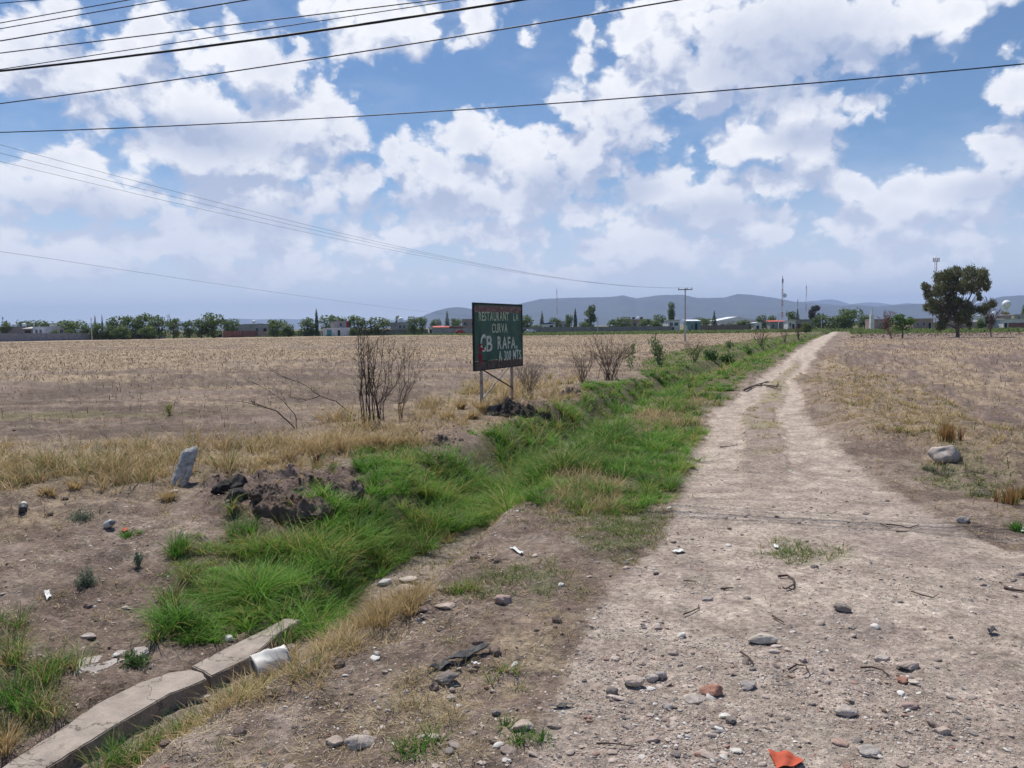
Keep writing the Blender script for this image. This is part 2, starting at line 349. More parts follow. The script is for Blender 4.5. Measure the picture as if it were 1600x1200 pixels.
def tintmat(name, trans=0.3, rough=.7, var=0.0, bump=0.0, gain=1.0):
    m, nt, b = newmat(name); at = nt.nodes.new('ShaderNodeAttribute'); at.attribute_name = 'tint'; c = at.outputs['Color']
    if gain != 1.0: c = mixc(nt, 1.0, c, (gain, gain, gain), 'MULTIPLY')
    if var:
        tcn = nt.nodes.new('ShaderNodeTexCoord'); nn = maprange(nt, noise(nt, tcn.outputs['Object'], 45, 4, .65), .25, .75, 1-var, 1+var)
        cc = nt.nodes.new('ShaderNodeCombineColor'); [nt.links.new(nn, cc.inputs[i]) for i in range(3)]
        c = mixc(nt, 1.0, c, cc.outputs[0], 'MULTIPLY')
        if bump:
            bn = nt.nodes.new('ShaderNodeBump'); bn.inputs['Strength'].default_value = bump; bn.inputs['Distance'].default_value = .01
            nt.links.new(noise(nt, tcn.outputs['Object'], 60, 5, .65), bn.inputs['Height']); nt.links.new(bn.outputs[0], b.inputs['Normal'])
    nt.links.new(c, b.inputs['Base Color']); b.inputs['Roughness'].default_value = rough; b.inputs['Specular IOR Level'].default_value = .15
    if trans:
        tr = nt.nodes.new('ShaderNodeBsdfTranslucent'); nt.links.new(c, tr.inputs[0]); mx = nt.nodes.new('ShaderNodeMixShader'); mx.inputs[0].default_value = trans
        nt.links.new(b.outputs[0], mx.inputs[1]); nt.links.new(tr.outputs[0], mx.inputs[2]); nt.links.new(mx.outputs[0], nt.nodes['Material Output'].inputs[0])
    return m

# ---------------------------------------------------------------- ground: one sheet to beyond the hills
def ground():
    inv = np.linspace(1/2.2, 1/60, 600); ra = 1/inv
    R_ = np.concatenate([[.6, 1.4], ra, np.linspace(60, 400, 100)[1:], np.geomspace(400, 26000, 40)[1:]])
    A = np.radians(np.concatenate([np.linspace(-44, 44, 901), np.linspace(44, 316, 92)[1:-1]]))
    na, nr = len(A), len(R_)
    x = (R_[:, None]*np.sin(A)[None]).ravel(); y = (R_[:, None]*np.cos(A)[None]).ravel()
    M = masks(x, y); z = Hfull(x, y, M); r = M['r']
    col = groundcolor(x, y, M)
    V = np.stack([x, y, z], 1)
    i = np.arange(nr-1)[:, None]; j = np.arange(na)[None]; j2 = (j+1) % na
    Q = np.stack([i*na+j, i*na+j2, (i+1)*na+j2, (i+1)*na+j], -1).reshape(-1, 4)[:, ::-1]
    V = np.vstack([V, [[0, 0, z[0]]]]); col = np.vstack([col, col[:1]])
    c = len(V)-1; fan = np.array([[c, (k+1) % na, k, k] for k in range(na)])
    me = npmesh('ground', V, Q, col, True)
    # close the small hole under the camera with one more ring of quads
    bm_v = None
    o = link('ground', me, groundmat()); tag(o, kind='structure')
    cap = MB(); ring = [tuple(V[k]) for k in range(0, na, 10)]; n = len(ring)
    return o
def groundcolor(x, y, M):
    C = lambda *c: np.array(c)[None]
    r = M['r']; n = len(x)
    f1 = fbm(x, y, .8, 5, 61, .6)[:, None]; f2 = fbm(x, y, 5, 4, 67, .65)[:, None]; f3 = fbm(x, y, .18, 3, 71)[:, None]
    col = lerp(C(.185, .138, .112), C(.30, .235, .19), sst(.3, .7, .6*f1+.4*f2))             # bare earth, mauve brown
    col = lerp(col, C(.36, .30, .265), 0.4*sst(.58, .72, f2))
    col = lerp(col, C(.135, .098, .078), .55*sst(.5, .66, fbm(x, y, 1.7, 4, 63, .6)[:, None]))
    # stubble fields
    st = lerp(C(.29, .215, .145), C(.43, .335, .225), sst(.3, .7, f2)); sl = lerp(C(.135, .10, .083), C(.25, .195, .16), sst(.3, .7, .5*f2+.5*f3))
    strk = (0.5*fbm(x*.35, y*1.6, .55, 4, 81)+.5*fbm(x*.2+y*.1, y*.5, .25, 3, 83))[:, None]
    rr = r[:, None]
    p = sst(.34, .66, strk+.25*(f2-.5)+lerp(-.08, .13, sst(12, 110, rr))-.10*M['darkL'][:, None])*.8
    fl = lerp(sl, st, p); dk_ = (.35+.65*M['darkL'][:, None])*sst(.50, .62, fbm(x*.5, y*1.5, .7, 4, 87, .6)[:, None])*(1-sst(28, 60, rr)); fl = lerp(fl, C(.115, .085, .07), .75*dk_); fl = lerp(fl, C(.20, .19, .09), .5*sst(.6, .7, fbm(x*.25, y*1.4, .6, 3, 89)[:, None])*(1-sst(20, 45, rr))); col = lerp(col, fl, M['fieldL'][:, None])
    # right field: rows run diagonally
    u = x*.93-y*.37; v = x*.37+y*.93
    sr = (0.55*fbm(u*1.3, v*.25, .5, 4, 91)+.45*fbm(x, y, .22, 3, 93))[:, None]
    pr = sst(.36, .66, sr+.25*(f2-.5)+lerp(-.08, .02, sst(15, 80, rr)))*.75
    flr = lerp(lerp(C(.15, .112, .095), C(.245, .185, .155), sst(.3, .7, f2)), st, pr); col = lerp(col, flr, M['fieldR'][:, None])
    soil = np.clip(M['soil1']+M['soil2']+M['soil3_shade'], 0, 1)[:, None]; col = lerp(col, lerp(C(.13, .095, .082), C(.21, .155, .13), sst(.3, .7, f2)), soil)
    col = lerp(col, C(.32, .25, .165), (.5*M['straw']+.5*M['vergeR'])[:, None]*sst(.35, .6, f2+.1))
    col = lerp(col, C(.34, .27, .16), .45*M['dryfore'][:, None]*sst(.42, .6, f2))
    g = M['green'][:, None]; col = lerp(col, C(.12, .115, .06), g*.85)
    for k, a in (('sg1', .5), ('sg2', .6), ('sg3', .6), ('sg4', .4), ('weedL', .5)): col = lerp(col, C(.15, .17, .08), a*M[k][:, None]*sst(.4, .6, f2))
    # ditch bed: dry pale silt
    bed = (1-sst(.25, .42, np.abs(M['d'])))[:, None]; col = lerp(col, C(.30, .25, .21), bed*.9)
    # the dirt road
    rd = lerp(C(.395, .322, .268), C(.505, .425, .358), sst(.3, .7, f2)); rd = lerp(rd, C(.27, .215, .185), .35*(M['r'][:, None] < 14)*sst(.5, .7, fbm(x, y, 3.1, 4, 65, .6)[:, None])); rd = lerp(rd, C(.33, .262, .235), .55*sst(.5, .66, f1)*(1-sst(9, 14, rr)))
    col = lerp(col, rd, M['road'][:, None]); md = M['median'][:, None]*M['road'][:, None]
    col = lerp(col, lerp(C(.305, .245, .205), C(.29, .255, .15), sst(.45, .6, f1)*sst(12, 18, rr)), .9*md)
    sg = M['sg3'][:, None]*sst(.42, .58, f2); col = lerp(col, C(.20, .20, .11), .6*sg)
    # strips of crop in front of the village, bare soil strip under the trees
    xa = np.arctan2(x, y)
    rightside = sst(.40, .415, xa)[:, None]
    yy_ = np.where(y > 0, y, 1e4)[:, None]; e1 = yy_+6*(fbm(x, y, .08, 3, 97)[:, None]-.5)
    sR = sst(116, 119, e1)*(1-sst(148, 154, e1))*rightside; col = lerp(col, C(.20, .15, .135), .8*sR)
    gR = sst(148, 156, e1)*rightside*(1-sst(300, 330, rr)); col = lerp(col, C(.135, .165, .06), gR)
    gL = sst(0, 1, (e1-lerp(238, 190, sst(-.15, .05, xa)[:, None]))/6)*(1-rightside)*(1-sst(300, 330, rr)); col = lerp(col, C(.145, .16, .065), gL)
    far = sst(290, 340, rr); col = lerp(col, C(.17, .16, .085), far)
    return np.clip(col, 0.01, .9)
def groundmat():
    m, nt, b = newmat('earth'); b.inputs['Roughness'].default_value = .95; b.inputs['Specular IOR Level'].default_value = .1
    at = nt.nodes.new('ShaderNodeAttribute'); at.attribute_name = 'tint'
    tcn = nt.nodes.new('ShaderNodeTexCoord'); v = tcn.outputs['Object']
    geo = nt.nodes.new('ShaderNodeNewGeometry')
    def mul(c, f):
        cc = nt.nodes.new('ShaderNodeCombineColor'); [nt.links.new(f, cc.inputs[i]) for i in range(3)]; return mixc(nt, 1.0, c, cc.outputs[0], 'MULTIPLY')
    c = at.outputs['Color']
    n1 = noise(nt, v, 2.3, 8, .68); c = mul(c, maprange(nt, n1, .3, .7, .78, 1.2))
    n2 = noise(nt, v, 22, 6, .7); c = mul(c, maprange(nt, n2, .3, .7, .62, 1.36)); n4 = noise(nt, v, 7, 6, .7, 1.2); c = mul(c, maprange(nt, n4, .35, .65, .86, 1.12))
    n3 = noise(nt, v, 140, 3, .6); c = mul(c, maprange(nt, n3, .3, .7, .82, 1.17))
    # grit: small pale and dark chips
    vo = nt.nodes.new('ShaderNodeTexVoronoi'); vo.inputs['Scale'].default_value = 55; nt.links.new(v, vo.inputs['Vector'])
    sepc = nt.nodes.new('ShaderNodeSeparateColor'); nt.links.new(vo.outputs['Color'], sepc.inputs[0])
    chip = mnode(nt, 'MULTIPLY', maprange(nt, vo.outputs['Distance'], .22, .34, 1, 0), mnode(nt, 'GREATER_THAN', sepc.outputs[0], .80))
    c = mixc(nt, mnode(nt, 'MULTIPLY', chip, .55), c, (.52, .46, .42))
    dchip = mnode(nt, 'MULTIPLY', maprange(nt, vo.outputs['Distance'], .2, .3, 1, 0), mnode(nt, 'LESS_THAN', sepc.outputs[1], .10))
    c = mixc(nt, mnode(nt, 'MULTIPLY', dchip, .5), c, (.12, .10, .09))
    nt.links.new(c, b.inputs['Base Color'])
    h = mnode(nt, 'ADD', mnode(nt, 'MULTIPLY', n2, 1.2), mnode(nt, 'ADD', mnode(nt, 'MULTIPLY', n3, .35), mnode(nt, 'MULTIPLY', chip, .25)))
    bn = nt.nodes.new('ShaderNodeBump'); bn.inputs['Strength'].default_value = .95; bn.inputs['Distance'].default_value = .03
    nt.links.new(h, bn.inputs['Height']); nt.links.new(bn.outputs[0], b.inputs['Normal'])
    return m
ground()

# ---------------------------------------------------------------- hills on the horizon
def hills(name, prof, Y, depth, seed, col):
    prof = sorted(prof); xs = np.linspace(prof[0][0], prof[-1][0], 420)
    ys = np.interp(xs, [p[0] for p in prof], [p[1] for p in prof])
    top = np.array([upY(px, py, Y) for px, py in zip(xs, ys)])
    rows = 40; V = []
    for k in range(rows):
        t = k/(rows-1)*2-1                       # -1 front foot, 0 ridge, 1 back foot
        yy = Y+t*depth
        sh = (1-abs(t))**1.15
        X = top[:, 0]*(yy/Y)
        n = fbm(X/1000, np.full_like(X, yy/1000), 1.6, 5, seed, .55)-.5
        rid = np.abs(fbm(X/1000, np.full_like(X, yy/1000*.35), 2.2, 4, seed+9)-.5)
        Z = np.maximum(top[:, 2], 0)*sh*(1+(n*.9-rid*1.1)*min(1, abs(t)*2.5)*(1-abs(t)*.4))
        Z = Z+top[:, 2]*.02*(fbm(X/1000, X*0+yy/1000, 9, 3, seed+5)-.5)
        V.append(np.stack([X, np.full_like(X, yy), Z-8+0*X], 1))
    V = np.vstack(V); n = len(xs); i = np.arange(rows-1)[:, None]; j = np.arange(n-1)[None]
    Q = np.stack([i*n+j, i*n+j+1, (i+1)*n+j+1, (i+1)*n+j], -1).reshape(-1, 4)
    me = npmesh(name, V, Q, None, True); m = paint(name+'_scrub', col, .95, .35, .0025)
    return tag(link(name, me, m), kind='structure')
hills('hills', [(740,494),(770,486),(800,476),(845,464),(900,462),(945,462),(975,459.5),(995,464),(1025,458.5),(1040,456.5),(1068,457.5),(1090,463),(1132,463),(1152,456),(1172,457),(1205,462),(1240,469),(1280,472),(1320,475),(1380,480),(1450,486)], 9000, 2600, 3, (.035, .04, .034))
hills('hills', [(1215,480),(1250,470),(1275,468.5),(1295,466),(1310,468),(1330,474),(1352,471),(1372,471),(1395,475),(1420,472),(1450,474),(1500,478)], 14500, 2500, 13, (.035, .04, .034))
hills('hills', [(1200,486),(1260,478),(1300,476),(1335,473.5),(1370,477),(1400,474),(1440,473),(1480,472),(1520,474),(1545,467),(1565,461),(1590,459),(1640,458),(1720,466),(1900,480)], 7600, 1900, 23, (.035, .04, .034))
hills('hills', [(636,500),(655,494),(680,484),(700,478.5),(715,477),(730,478.5),(745,483),(780,492),(810,500)], 8200, 1300, 33, (.035, .04, .034))
hills('hills', [(-200,508),(100,505),(330,500),(365,496),(400,498),(440,497),(520,499),(560,501),(610,499),(680,498),(760,502)], 13500, 1500, 43, (.035, .04, .034))

# ---------------------------------------------------------------- village on the far side of the fields
BARK = paint('bark', (.16, .125, .10), .9, .3, 4)
LEAF = tintmat('tree_leaves', .38, .7, gain=1.45)
BUSHLEAF = LEAF
def leafquads(P, N, su, sv, col, droop=0.0):
    """small leaf clumps at points P; su, sv half sizes"""
    n = len(P); a = rng.normal(size=(n, 3)); a /= np.linalg.norm(a, axis=1)[:, None]
    b = rng.normal(size=(n, 3)); b[:, 2] *= (1-droop); b = np.cross(a, b); b /= np.linalg.norm(b, axis=1)[:, None]
    if droop:
        up = np.tile([0, 0, 1.0], (n, 1))+rng.normal(size=(n, 3))*.35*(1.2-droop); b = lerp(b, up, droop); b /= np.linalg.norm(b, axis=1)[:, None]
        a = np.cross(b, rng.normal(size=(n, 3))); a /= np.linalg.norm(a, axis=1)[:, None]
    s = rng.uniform(.6, 1.35, n)[:, None]; A = a*su*s; B = b*sv*s
    V = np.stack([P-B*.9, P+A*.8, P+B, P-A], 1).reshape(-1, 3)
    return V, np.arange(4*n).reshape(-1, 4), np.repeat(col, 4, 0)
def crown_mesh(name, lobes, dens, su, sv, c0, c1, droop=0.0, shell=.55):
    Ps = []; Cs = []
    for (cx, cy_, cz, rx, ry, rz) in lobes:
        n = int(dens*(rx*ry*rz)**(2/3)); d = rng.normal(size=(n, 3)); d /= np.linalg.norm(d, axis=1)[:, None]
        n = len(d); rr = rng.uniform(shell, 1, n)**.6*(1+.16*rng.normal(size=n)); P = d*rr[:, None]*[rx, ry, rz]+[cx, cy_, cz]
        t = np.clip(vnz(P[:, 0]*2.2/rx, P[:, 2]*2.2/rx+P[:, 1], 5)*.7+rng.uniform(0, .3, n)+rng.normal()*.08, 0, 1)[:, None]
        Ps.append(P); Cs.append(lerp(np.array([c0]), np.array([c1]), t))
    P = np.vstack(Ps); C = np.vstack(Cs); V, Q, Cc = leafquads(P, None, su, sv, C, droop)
    me = npmesh(name, V, Q, Cc); me.materials.append(LEAF); return me
def trunk_mesh(name, segs):
    mb = MB()
    for pts, r0, r1 in segs: mb.tube(pts, list(np.linspace(r0, r1, len(pts))), 6)
    me = bpy.data.meshes.new(name); me.from_pydata(mb.v, [], mb.f); me.materials.append(BARK); return me
def limbs(h, w, lobes, th=.035):
    segs = [([(0, 0, -.1), (w*.02, 0, h*.2), (-w*.01, w*.01, h*.45)], h*th, h*th*.6)]
    for (x, y, z, *_) in lobes: segs.append(([(-w*.01, w*.01, h*.35), (x*.5, y*.5, h*.35+(z-h*.35)*.55), (x*.9, y*.9, z*.97)], h*th*.5, h*th*.12))
    return segs
PROTO = {}
def proto(kind):
    """(crown mesh, trunk mesh), unit height 1 and crown width 1"""
    if kind in PROTO: return PROTO[kind]
    rs = np.random.default_rng(sum(map(ord, kind))); L = []
    k = kind.rstrip('0123456789'); c0, c1 = (.055, .082, .030), (.125, .170, .062)
    su, sv, dr, dens, sh = .030, .030, 0, 4200, .45
    if k == 'broad':
        for i in range(24):
            a = rs.uniform(0, 6.28); z = rs.uniform(.2, .88); s = rs.uniform(.12, .21); r = (.5-s)*math.sqrt(max(0, 1-((z-.48)/.56)**2))*rs.uniform(.55, 1.1); L.append((r*math.cos(a), r*math.sin(a), z, s, s, s*.75))
        L += [(rs.uniform(-.1, .1), 0, .84, .17, .17, .13), (-.28, 0, .22, .2, .2, .2), (.28, .05, .22, .2, .2, .2), (0, -.1, .2, .22, .22, .2), (0, 0, .5, .3, .3, .3)]
        su = sv = .036; dens = 1500
    elif k == 'orchard':
        for i in range(26):
            a = rs.uniform(0, 6.28); z = rs.uniform(.38, .88); s = rs.uniform(.11, .18); r = (.5-s)*math.sqrt(max(0, 1-((z-.62)/.4)**2))*rs.uniform(.4, 1.05); L.append((r*math.cos(a), r*math.sin(a), z, s, s, s*.7))
        c0, c1 = (.045, .09, .025), (.09, .16, .045); su = sv = .024; dens = 5000
    elif k == 'tall':
        for i in range(22):
            a = rs.uniform(0, 6.28); z = rs.uniform(.2, .93); r = .30*rs.uniform(.3, 1)*(1.1-z*.6); s = rs.uniform(.10, .17); L.append((r*math.cos(a)*1.2, r*math.sin(a), z, s*1.3, s*1.3, s*.7))
        c0, c1 = (.06, .085, .038), (.13, .17, .075)
    elif k == 'conifer':
        for z in np.linspace(.14, .95, 12):
            r = .42*(1-z)+.03
            for j in range(4): a = j*1.57+z*9+rs.uniform(-.5, .5); L.append((r*.5*math.cos(a), r*.5*math.sin(a), z, r*.62, r*.62, .055))
        c0, c1 = (.036, .055, .030), (.08, .105, .05); su, sv = .02, .022
    elif k == 'cypress':
        for z in np.linspace(.08, .95, 12): r = .36*math.sin(min(1, (1.03-z)*1.5)*1.4)+.04; L.append((0, 0, z, r, r, .07))
        c0, c1 = (.022, .038, .018), (.05, .07, .03); su, sv = .05, .02; dr = .6; dens = 3500
    elif k == 'bush':
        for i in range(18): a = rs.uniform(0, 6.28); r = rs.uniform(.05, .36); z = rs.uniform(.2, .72)*(1.1-r); s = rs.uniform(.14, .24); L.append((r*math.cos(a), r*math.sin(a), z, s, s, s*.85))
    elif k == 'boxy':
        for i in range(5):
            for j in range(4): L.append((-.4+.2*i, rs.uniform(-.3, .3), .36+.17*j, .15, .15, .12))
        c0, c1 = (.05, .052, .05), (.085, .085, .08); dens = 9000
    elif k == 'olive':
        for i in range(12): a = rs.uniform(0, 6.28); r = rs.uniform(.1, .36); z = rs.uniform(.35, .85); s = rs.uniform(.12, .18); L.append((r*math.cos(a), r*math.sin(a), z, s, s, s*.6))
        c0, c1 = (.11, .10, .045), (.19, .16, .07)
    cm = crown_mesh('crown', L, dens*1.0, su, sv, c0, c1, dr, sh) if k != 'bush' else crown_mesh('crown', L, dens, .03, .03, (.06, .09, .034), (.13, .175, .06), 0, .4)
    tm = trunk_mesh('trunk', limbs(1, 1, L[:6]) if k not in ('bush',) else [([(0, 0, -.05), (.01, 0, .3)], .03, .015)])
    PROTO[kind] = (cm, tm); return PROTO[kind]
def at_depth(px, D):
    d = ray(px, 512); s = D/d[1]; return d[0]*s, D
def top_at(px, py, x, y):
    d = ray(px, py); s = math.hypot(x, y)/math.hypot(d[0], d[1]); return CZ+d[2]*s
def tree(name, px, pytop, wpx, D, kind, label, group=None, cat='tree', rz=None):
    x, y = at_depth(px, D); z0 = gz(x, y); h = top_at(px, pytop, x, y)-z0; w = wpx/F*D*1.15
    o = empty(name, (x, y, z0), label, cat, group, rng.uniform(0, 6.28) if rz is None else rz)
    cm, tm = proto(kind)
    for nm, me in (('crown', cm), ('trunk', tm)):
        c = bpy.data.objects.new(nm, me); COL.objects.link(c); c.parent = o
    o.scale = (w, w, h); return o
TG = 'trees along the village edge'
for row in [
 ('low_tree', 10, 500, 22, 232, 'broad1', 'low dark tree behind the grey shed with the white tank', TG), ('low_tree', 37, 501, 24, 238, 'broad2', 'low tree rising behind the shed roof just before the small white house', TG),
 ('low_tree', 63, 499, 40, 245, 'broad3', 'wide green tree directly behind the small white house', TG), ('low_tree', 90, 502, 26, 240, 'broad1', 'small tree behind the beige house', TG),
 ('low_tree', 112, 500, 42, 236, 'broad2', 'wide low tree between the beige house and the thin pole', TG), ('low_tree', 86, 512, 20, 216, 'bush', 'pale green bush in front of the beige house', TG),
 ('low_tree', 108, 511, 22, 217, 'bush', 'darker bush beside the wall next to the beige house', TG), ('low_tree', 132, 503, 26, 226, 'bush', 'brushy grey green thicket left of the thin pole by the long wall', TG),
 ('pointed_tree', 149, 493, 10, 222, 'conifer', 'slim pointed tree, taller one of a pair just past the thin pole', TG), ('pointed_tree', 160, 492, 8, 224, 'conifer', 'slimmer pointed tree beside its taller twin behind the long wall', TG),
 ('low_tree', 152, 503, 24, 218, 'broad3', 'bushy tree at the foot of the two pointed trees', TG),
 ('broad_tree', 184, 492, 34, 228, 'broad1', 'dense round tree just after the two pointed trees', TG), ('broad_tree', 205, 494, 32, 226, 'broad2', 'dense dark tree in the middle of the clump behind the grey wall', TG),
 ('broad_tree', 226, 488, 36, 230, 'broad3', 'tallest tree of the clump behind the grey wall', TG), ('broad_tree', 248, 491, 34, 226, 'broad1', 'bright green tree behind the far end of the grey wall', TG),
 ('broad_tree', 232, 505, 34, 218, 'bush', 'thick undergrowth tree touching the top of the grey wall', TG), ('broad_tree', 190, 506, 34, 217, 'bush', 'thick low tree against the middle of the grey wall', TG), ('broad_tree', 170, 504, 30, 219, 'bush', 'low bushy tree between the pointed trees and the dense clump', TG),
 ('broad_tree', 271, 497, 24, 222, 'broad2', 'smaller tree below the bare treetop', TG), ('broad_tree', 296, 499, 28, 232, 'broad3', 'rounded tree over the wire fence beside the large dark tree', TG),
 ('broad_tree', 333, 487, 40, 228, 'broad1', 'large dark tree beside the dark gate and the concrete pole', TG), ('broad_tree', 314, 498, 22, 226, 'broad2', 'low tree tucked under the large dark tree by the gate', TG), ('broad_tree', 360, 497, 30, 245, 'broad3', 'light tree behind the pole at the dark gate', TG),
 ('broad_tree', 405, 502, 26, 275, 'bush', 'low hedge like tree over the grey walls with the pink base', TG), ('broad_tree', 432, 499, 34, 238, 'broad2', 'dark tree beside the white water box on the grey wall', TG), ('broad_tree', 450, 503, 26, 234, 'bush', 'low spreading tree between the dark tree and the leafy one', TG),
 ('broad_tree', 480, 495, 34, 248, 'broad1', 'leafy tree just before the tall cypress', TG), ('cypress', 495, 482, 7, 244, 'cypress', 'narrow dark cypress standing beside the leafy tree', None), ('broad_tree', 520, 491, 44, 262, 'broad3', 'big round tree behind the white house with the teal door', TG),
 ('broad_tree', 557, 493, 34, 246, 'broad2', 'tree directly behind the bare burnt shrub, lighter of two', TG), ('broad_tree', 591, 494, 40, 247, 'broad1', 'wide dark tree behind the bare shrub, beside the grey house with the roof dish', TG), ('broad_tree', 551, 510, 14, 240, 'bush', 'small bush at the end of the white house wall', TG),
 ('ragged_tree', 622, 494, 14, 275, 'tall2', 'small ragged dark tree above the grey house roof', TG), ('broad_tree', 646, 493, 22, 250, 'broad3', 'green tree just after the grey house with the roof dish', TG), ('broad_tree', 660, 495, 16, 252, 'broad2', 'lesser twin of the green tree after the grey house', TG),
 ('broad_tree', 682, 497, 20, 285, 'broad1', 'light tree behind the house with the bright red roof', TG), ('pine_tree', 699, 486, 14, 280, 'conifer', 'dark pointed pine behind the red roofed house, under the hill', TG), ('broad_tree', 712, 497, 20, 278, 'broad2', 'dark tree between the pine and the pinkish house', TG),
 ('broad_tree', 824, 491, 26, 290, 'broad1', 'tree showing right beside the signboard edge', TG), ('pine_tree', 847, 486, 13, 286, 'conifer', 'dark pine above the blue roofed shed', TG), ('broad_tree', 867, 495, 18, 288, 'broad3', 'round tree between the pine and the pair by the cypress', TG),
 ('broad_tree', 838, 505, 24, 268, 'bush', 'dark bushes in front of the blue roofed shed', TG), ('broad_tree', 889, 491, 14, 282, 'broad2', 'slender tree touching the dark cypress shape', TG), ('cypress', 899, 482, 7, 278, 'cypress', 'dark cypress between a slender tree and the pale poplar', None),
 ('poplar', 923, 477, 22, 276, 'tall1', 'pale green poplar, tallest tree between the cypress and the utility pole', None), ('broad_tree', 912, 500, 22, 270, 'bush', 'low green bush at the foot of the pale poplar', TG), ('broad_tree', 958, 498, 26, 288, 'broad1', 'rounded tree after the short pole near the poplar', TG),
 ('broad_tree', 974, 494, 30, 290, 'broad3', 'broad tree beside the house with rooftop tanks', TG), ('broad_tree', 1014, 498, 36, 276, 'broad2', 'spreading low tree in front of the house with rooftop tanks', TG), ('broad_tree', 1030, 490, 22, 288, 'broad1', 'tree leaning into the tall feathery gum', TG),
 ('gum_tree', 1049, 473, 18, 284, 'tall2', 'tall feathery gum tree next to the utility pole', None), ('broad_tree', 1090, 495, 18, 292, 'broad3', 'small tree just past the utility pole over the teal shed', TG), ('broad_tree', 1103, 497, 20, 278, 'broad2', 'brownish green tree beside the dark pine', TG),
 ('pine_tree', 1116, 485, 13, 276, 'conifer', 'dark pointed pine in front of the white warehouse', TG), ('broad_tree', 1142, 503, 20, 272, 'bush', 'low scrub under the white warehouse roof', TG), ('broad_tree', 1162, 497, 28, 270, 'bush', 'rounded tree standing in front of the white warehouse', TG),
 ('broad_tree', 1190, 491, 18, 290, 'broad1', 'tree between the warehouse and the red roofed shed', TG), ('broad_tree', 1206, 492, 20, 292, 'broad3', 'tree behind the red roofed shed, near the mast', TG), ('broad_tree', 1236, 486, 18, 290, 'broad2', 'dark tree right of the red and white mast', TG),
 ('pine_tree', 1246, 481, 11, 294, 'conifer', 'pointed tree between the mast and the squared crown', TG), ('squared_tree', 1271, 477, 19, 300, 'boxy', 'dark grey tree with a squared off crown above the grey shed', None), ('broad_tree', 1259, 501, 26, 188, 'bush', 'dark green bush beside the ditch in front of the grey shed', TG),
 ('broad_tree', 1284, 489, 30, 262, 'broad1', 'dark tree left of where the track meets the trees', TG), ('broad_tree', 1304, 492, 26, 270, 'broad3', 'shaded tree right at the end of the dirt track', TG), ('broad_tree', 1327, 482, 40, 262, 'broad2', 'largest leafy tree at the end of the dirt track', TG), ('broad_tree', 1318, 488, 26, 258, 'broad1', 'tree merged into the left side of the largest leafy tree by the track', TG),
 ('broad_tree', 1350, 490, 24, 268, 'broad3', 'tree beside the white pillar', TG), ('round_tree', 1410, 489, 38, 111, 'orchard', 'small round green tree beside the reddish bare tree in the field', None),
 ('broad_tree', 1533, 494, 18, 215, 'bush', 'dark bush between the big eucalyptus and the bare tree', TG), ('broad_tree', 1571, 484, 24, 250, 'olive', 'yellowish brown tree under the white spherical water tank', TG), ('broad_tree', 1600, 476, 14, 240, 'tall1', 'dark tree cut by the edge beyond the water tank houses', TG)]:
    tree(*row)

def bare_tree_segs(h, spread, seed, lean=(0, 0), n=8, th=.03, depth=3, up=.6):
    rs = random.Random(seed); segs = []
    def grow(p, d, L, r, k):
        pts = [p]; q = Vector(p); dd = Vector(d)
        for i in range(4):
            dd = (dd+Vector((rs.gauss(0, .13), rs.gauss(0, .13), rs.gauss(0, .06)+.04*up))).normalized(); q = q+dd*(L/4); pts.append(tuple(q))
        segs.append((pts, max(r, .022), max(r*.45, .016)))
        if k > 0:
            for i in range(n if k == depth else rs.randint(2, 4)):
                t = rs.uniform(.35, 1); a = Vector(pts[int(t*4)]); nd = (dd+Vector((rs.gauss(0, spread), rs.gauss(0, spread), rs.uniform(-.1, .5)*up))).normalized()
                grow(tuple(a), nd, L*rs.uniform(.45, .75), r*.5, k-1)
    grow((0, 0, -.05), (lean[0], lean[1], 1), h*.55, h*th, depth); return segs
def twiggy(name, mat, segs, parent, sides=4):
    mb = MB()
    for pts, a, b in segs: mb.tube(pts, list(np.linspace(a, b, len(pts))), sides, False)
    return mb.build(name, mat, parent)
DRYBARK = paint('dry_bark', (.16, .12, .10), .9, .3, 8); REDBARK = paint('reddish_twigs', (.20, .125, .105), .9, .3, 8)
def baretree(px, pytop, D, label, seed, spread=.5, lean=(0, 0), mat=DRYBARK, n=8, depth=3, th=.02, group=None, name='bare_tree'):
    x, y = at_depth(px, D); z0 = gz(x, y); h = top_at(px, pytop, x, y)-z0
    o = empty(name, (x, y, z0), label, 'tree', group); sg = bare_tree_segs(h*.86, spread, seed, lean, n, th, depth)
    zm = max(p[2] for s in sg for p in s[0]); f = h/zm; sg = [([(a*f, b*f, c*f) for a, b, c in p], r0, r1) for p, r0, r1 in sg]
    twiggy('trunk', mat, sg[:1], o, 6); twiggy('crown', mat, sg[1:], o, 3); return o
baretree(276, 490, 236, 'leafless treetop rising over the far end of the grey wall', 5, .45, th=.012)
baretree(1394, 483, 110, 'leaning reddish bare tree beside the small round green tree', 11, .6, (-.25, 0), REDBARK, 12, 4, .03)
baretree(1549, 462, 110, 'thin bare tree beside the big eucalyptus, in front of the water tank', 8, .42, (.03, 0), DRYBARK, 9, 4, .022)

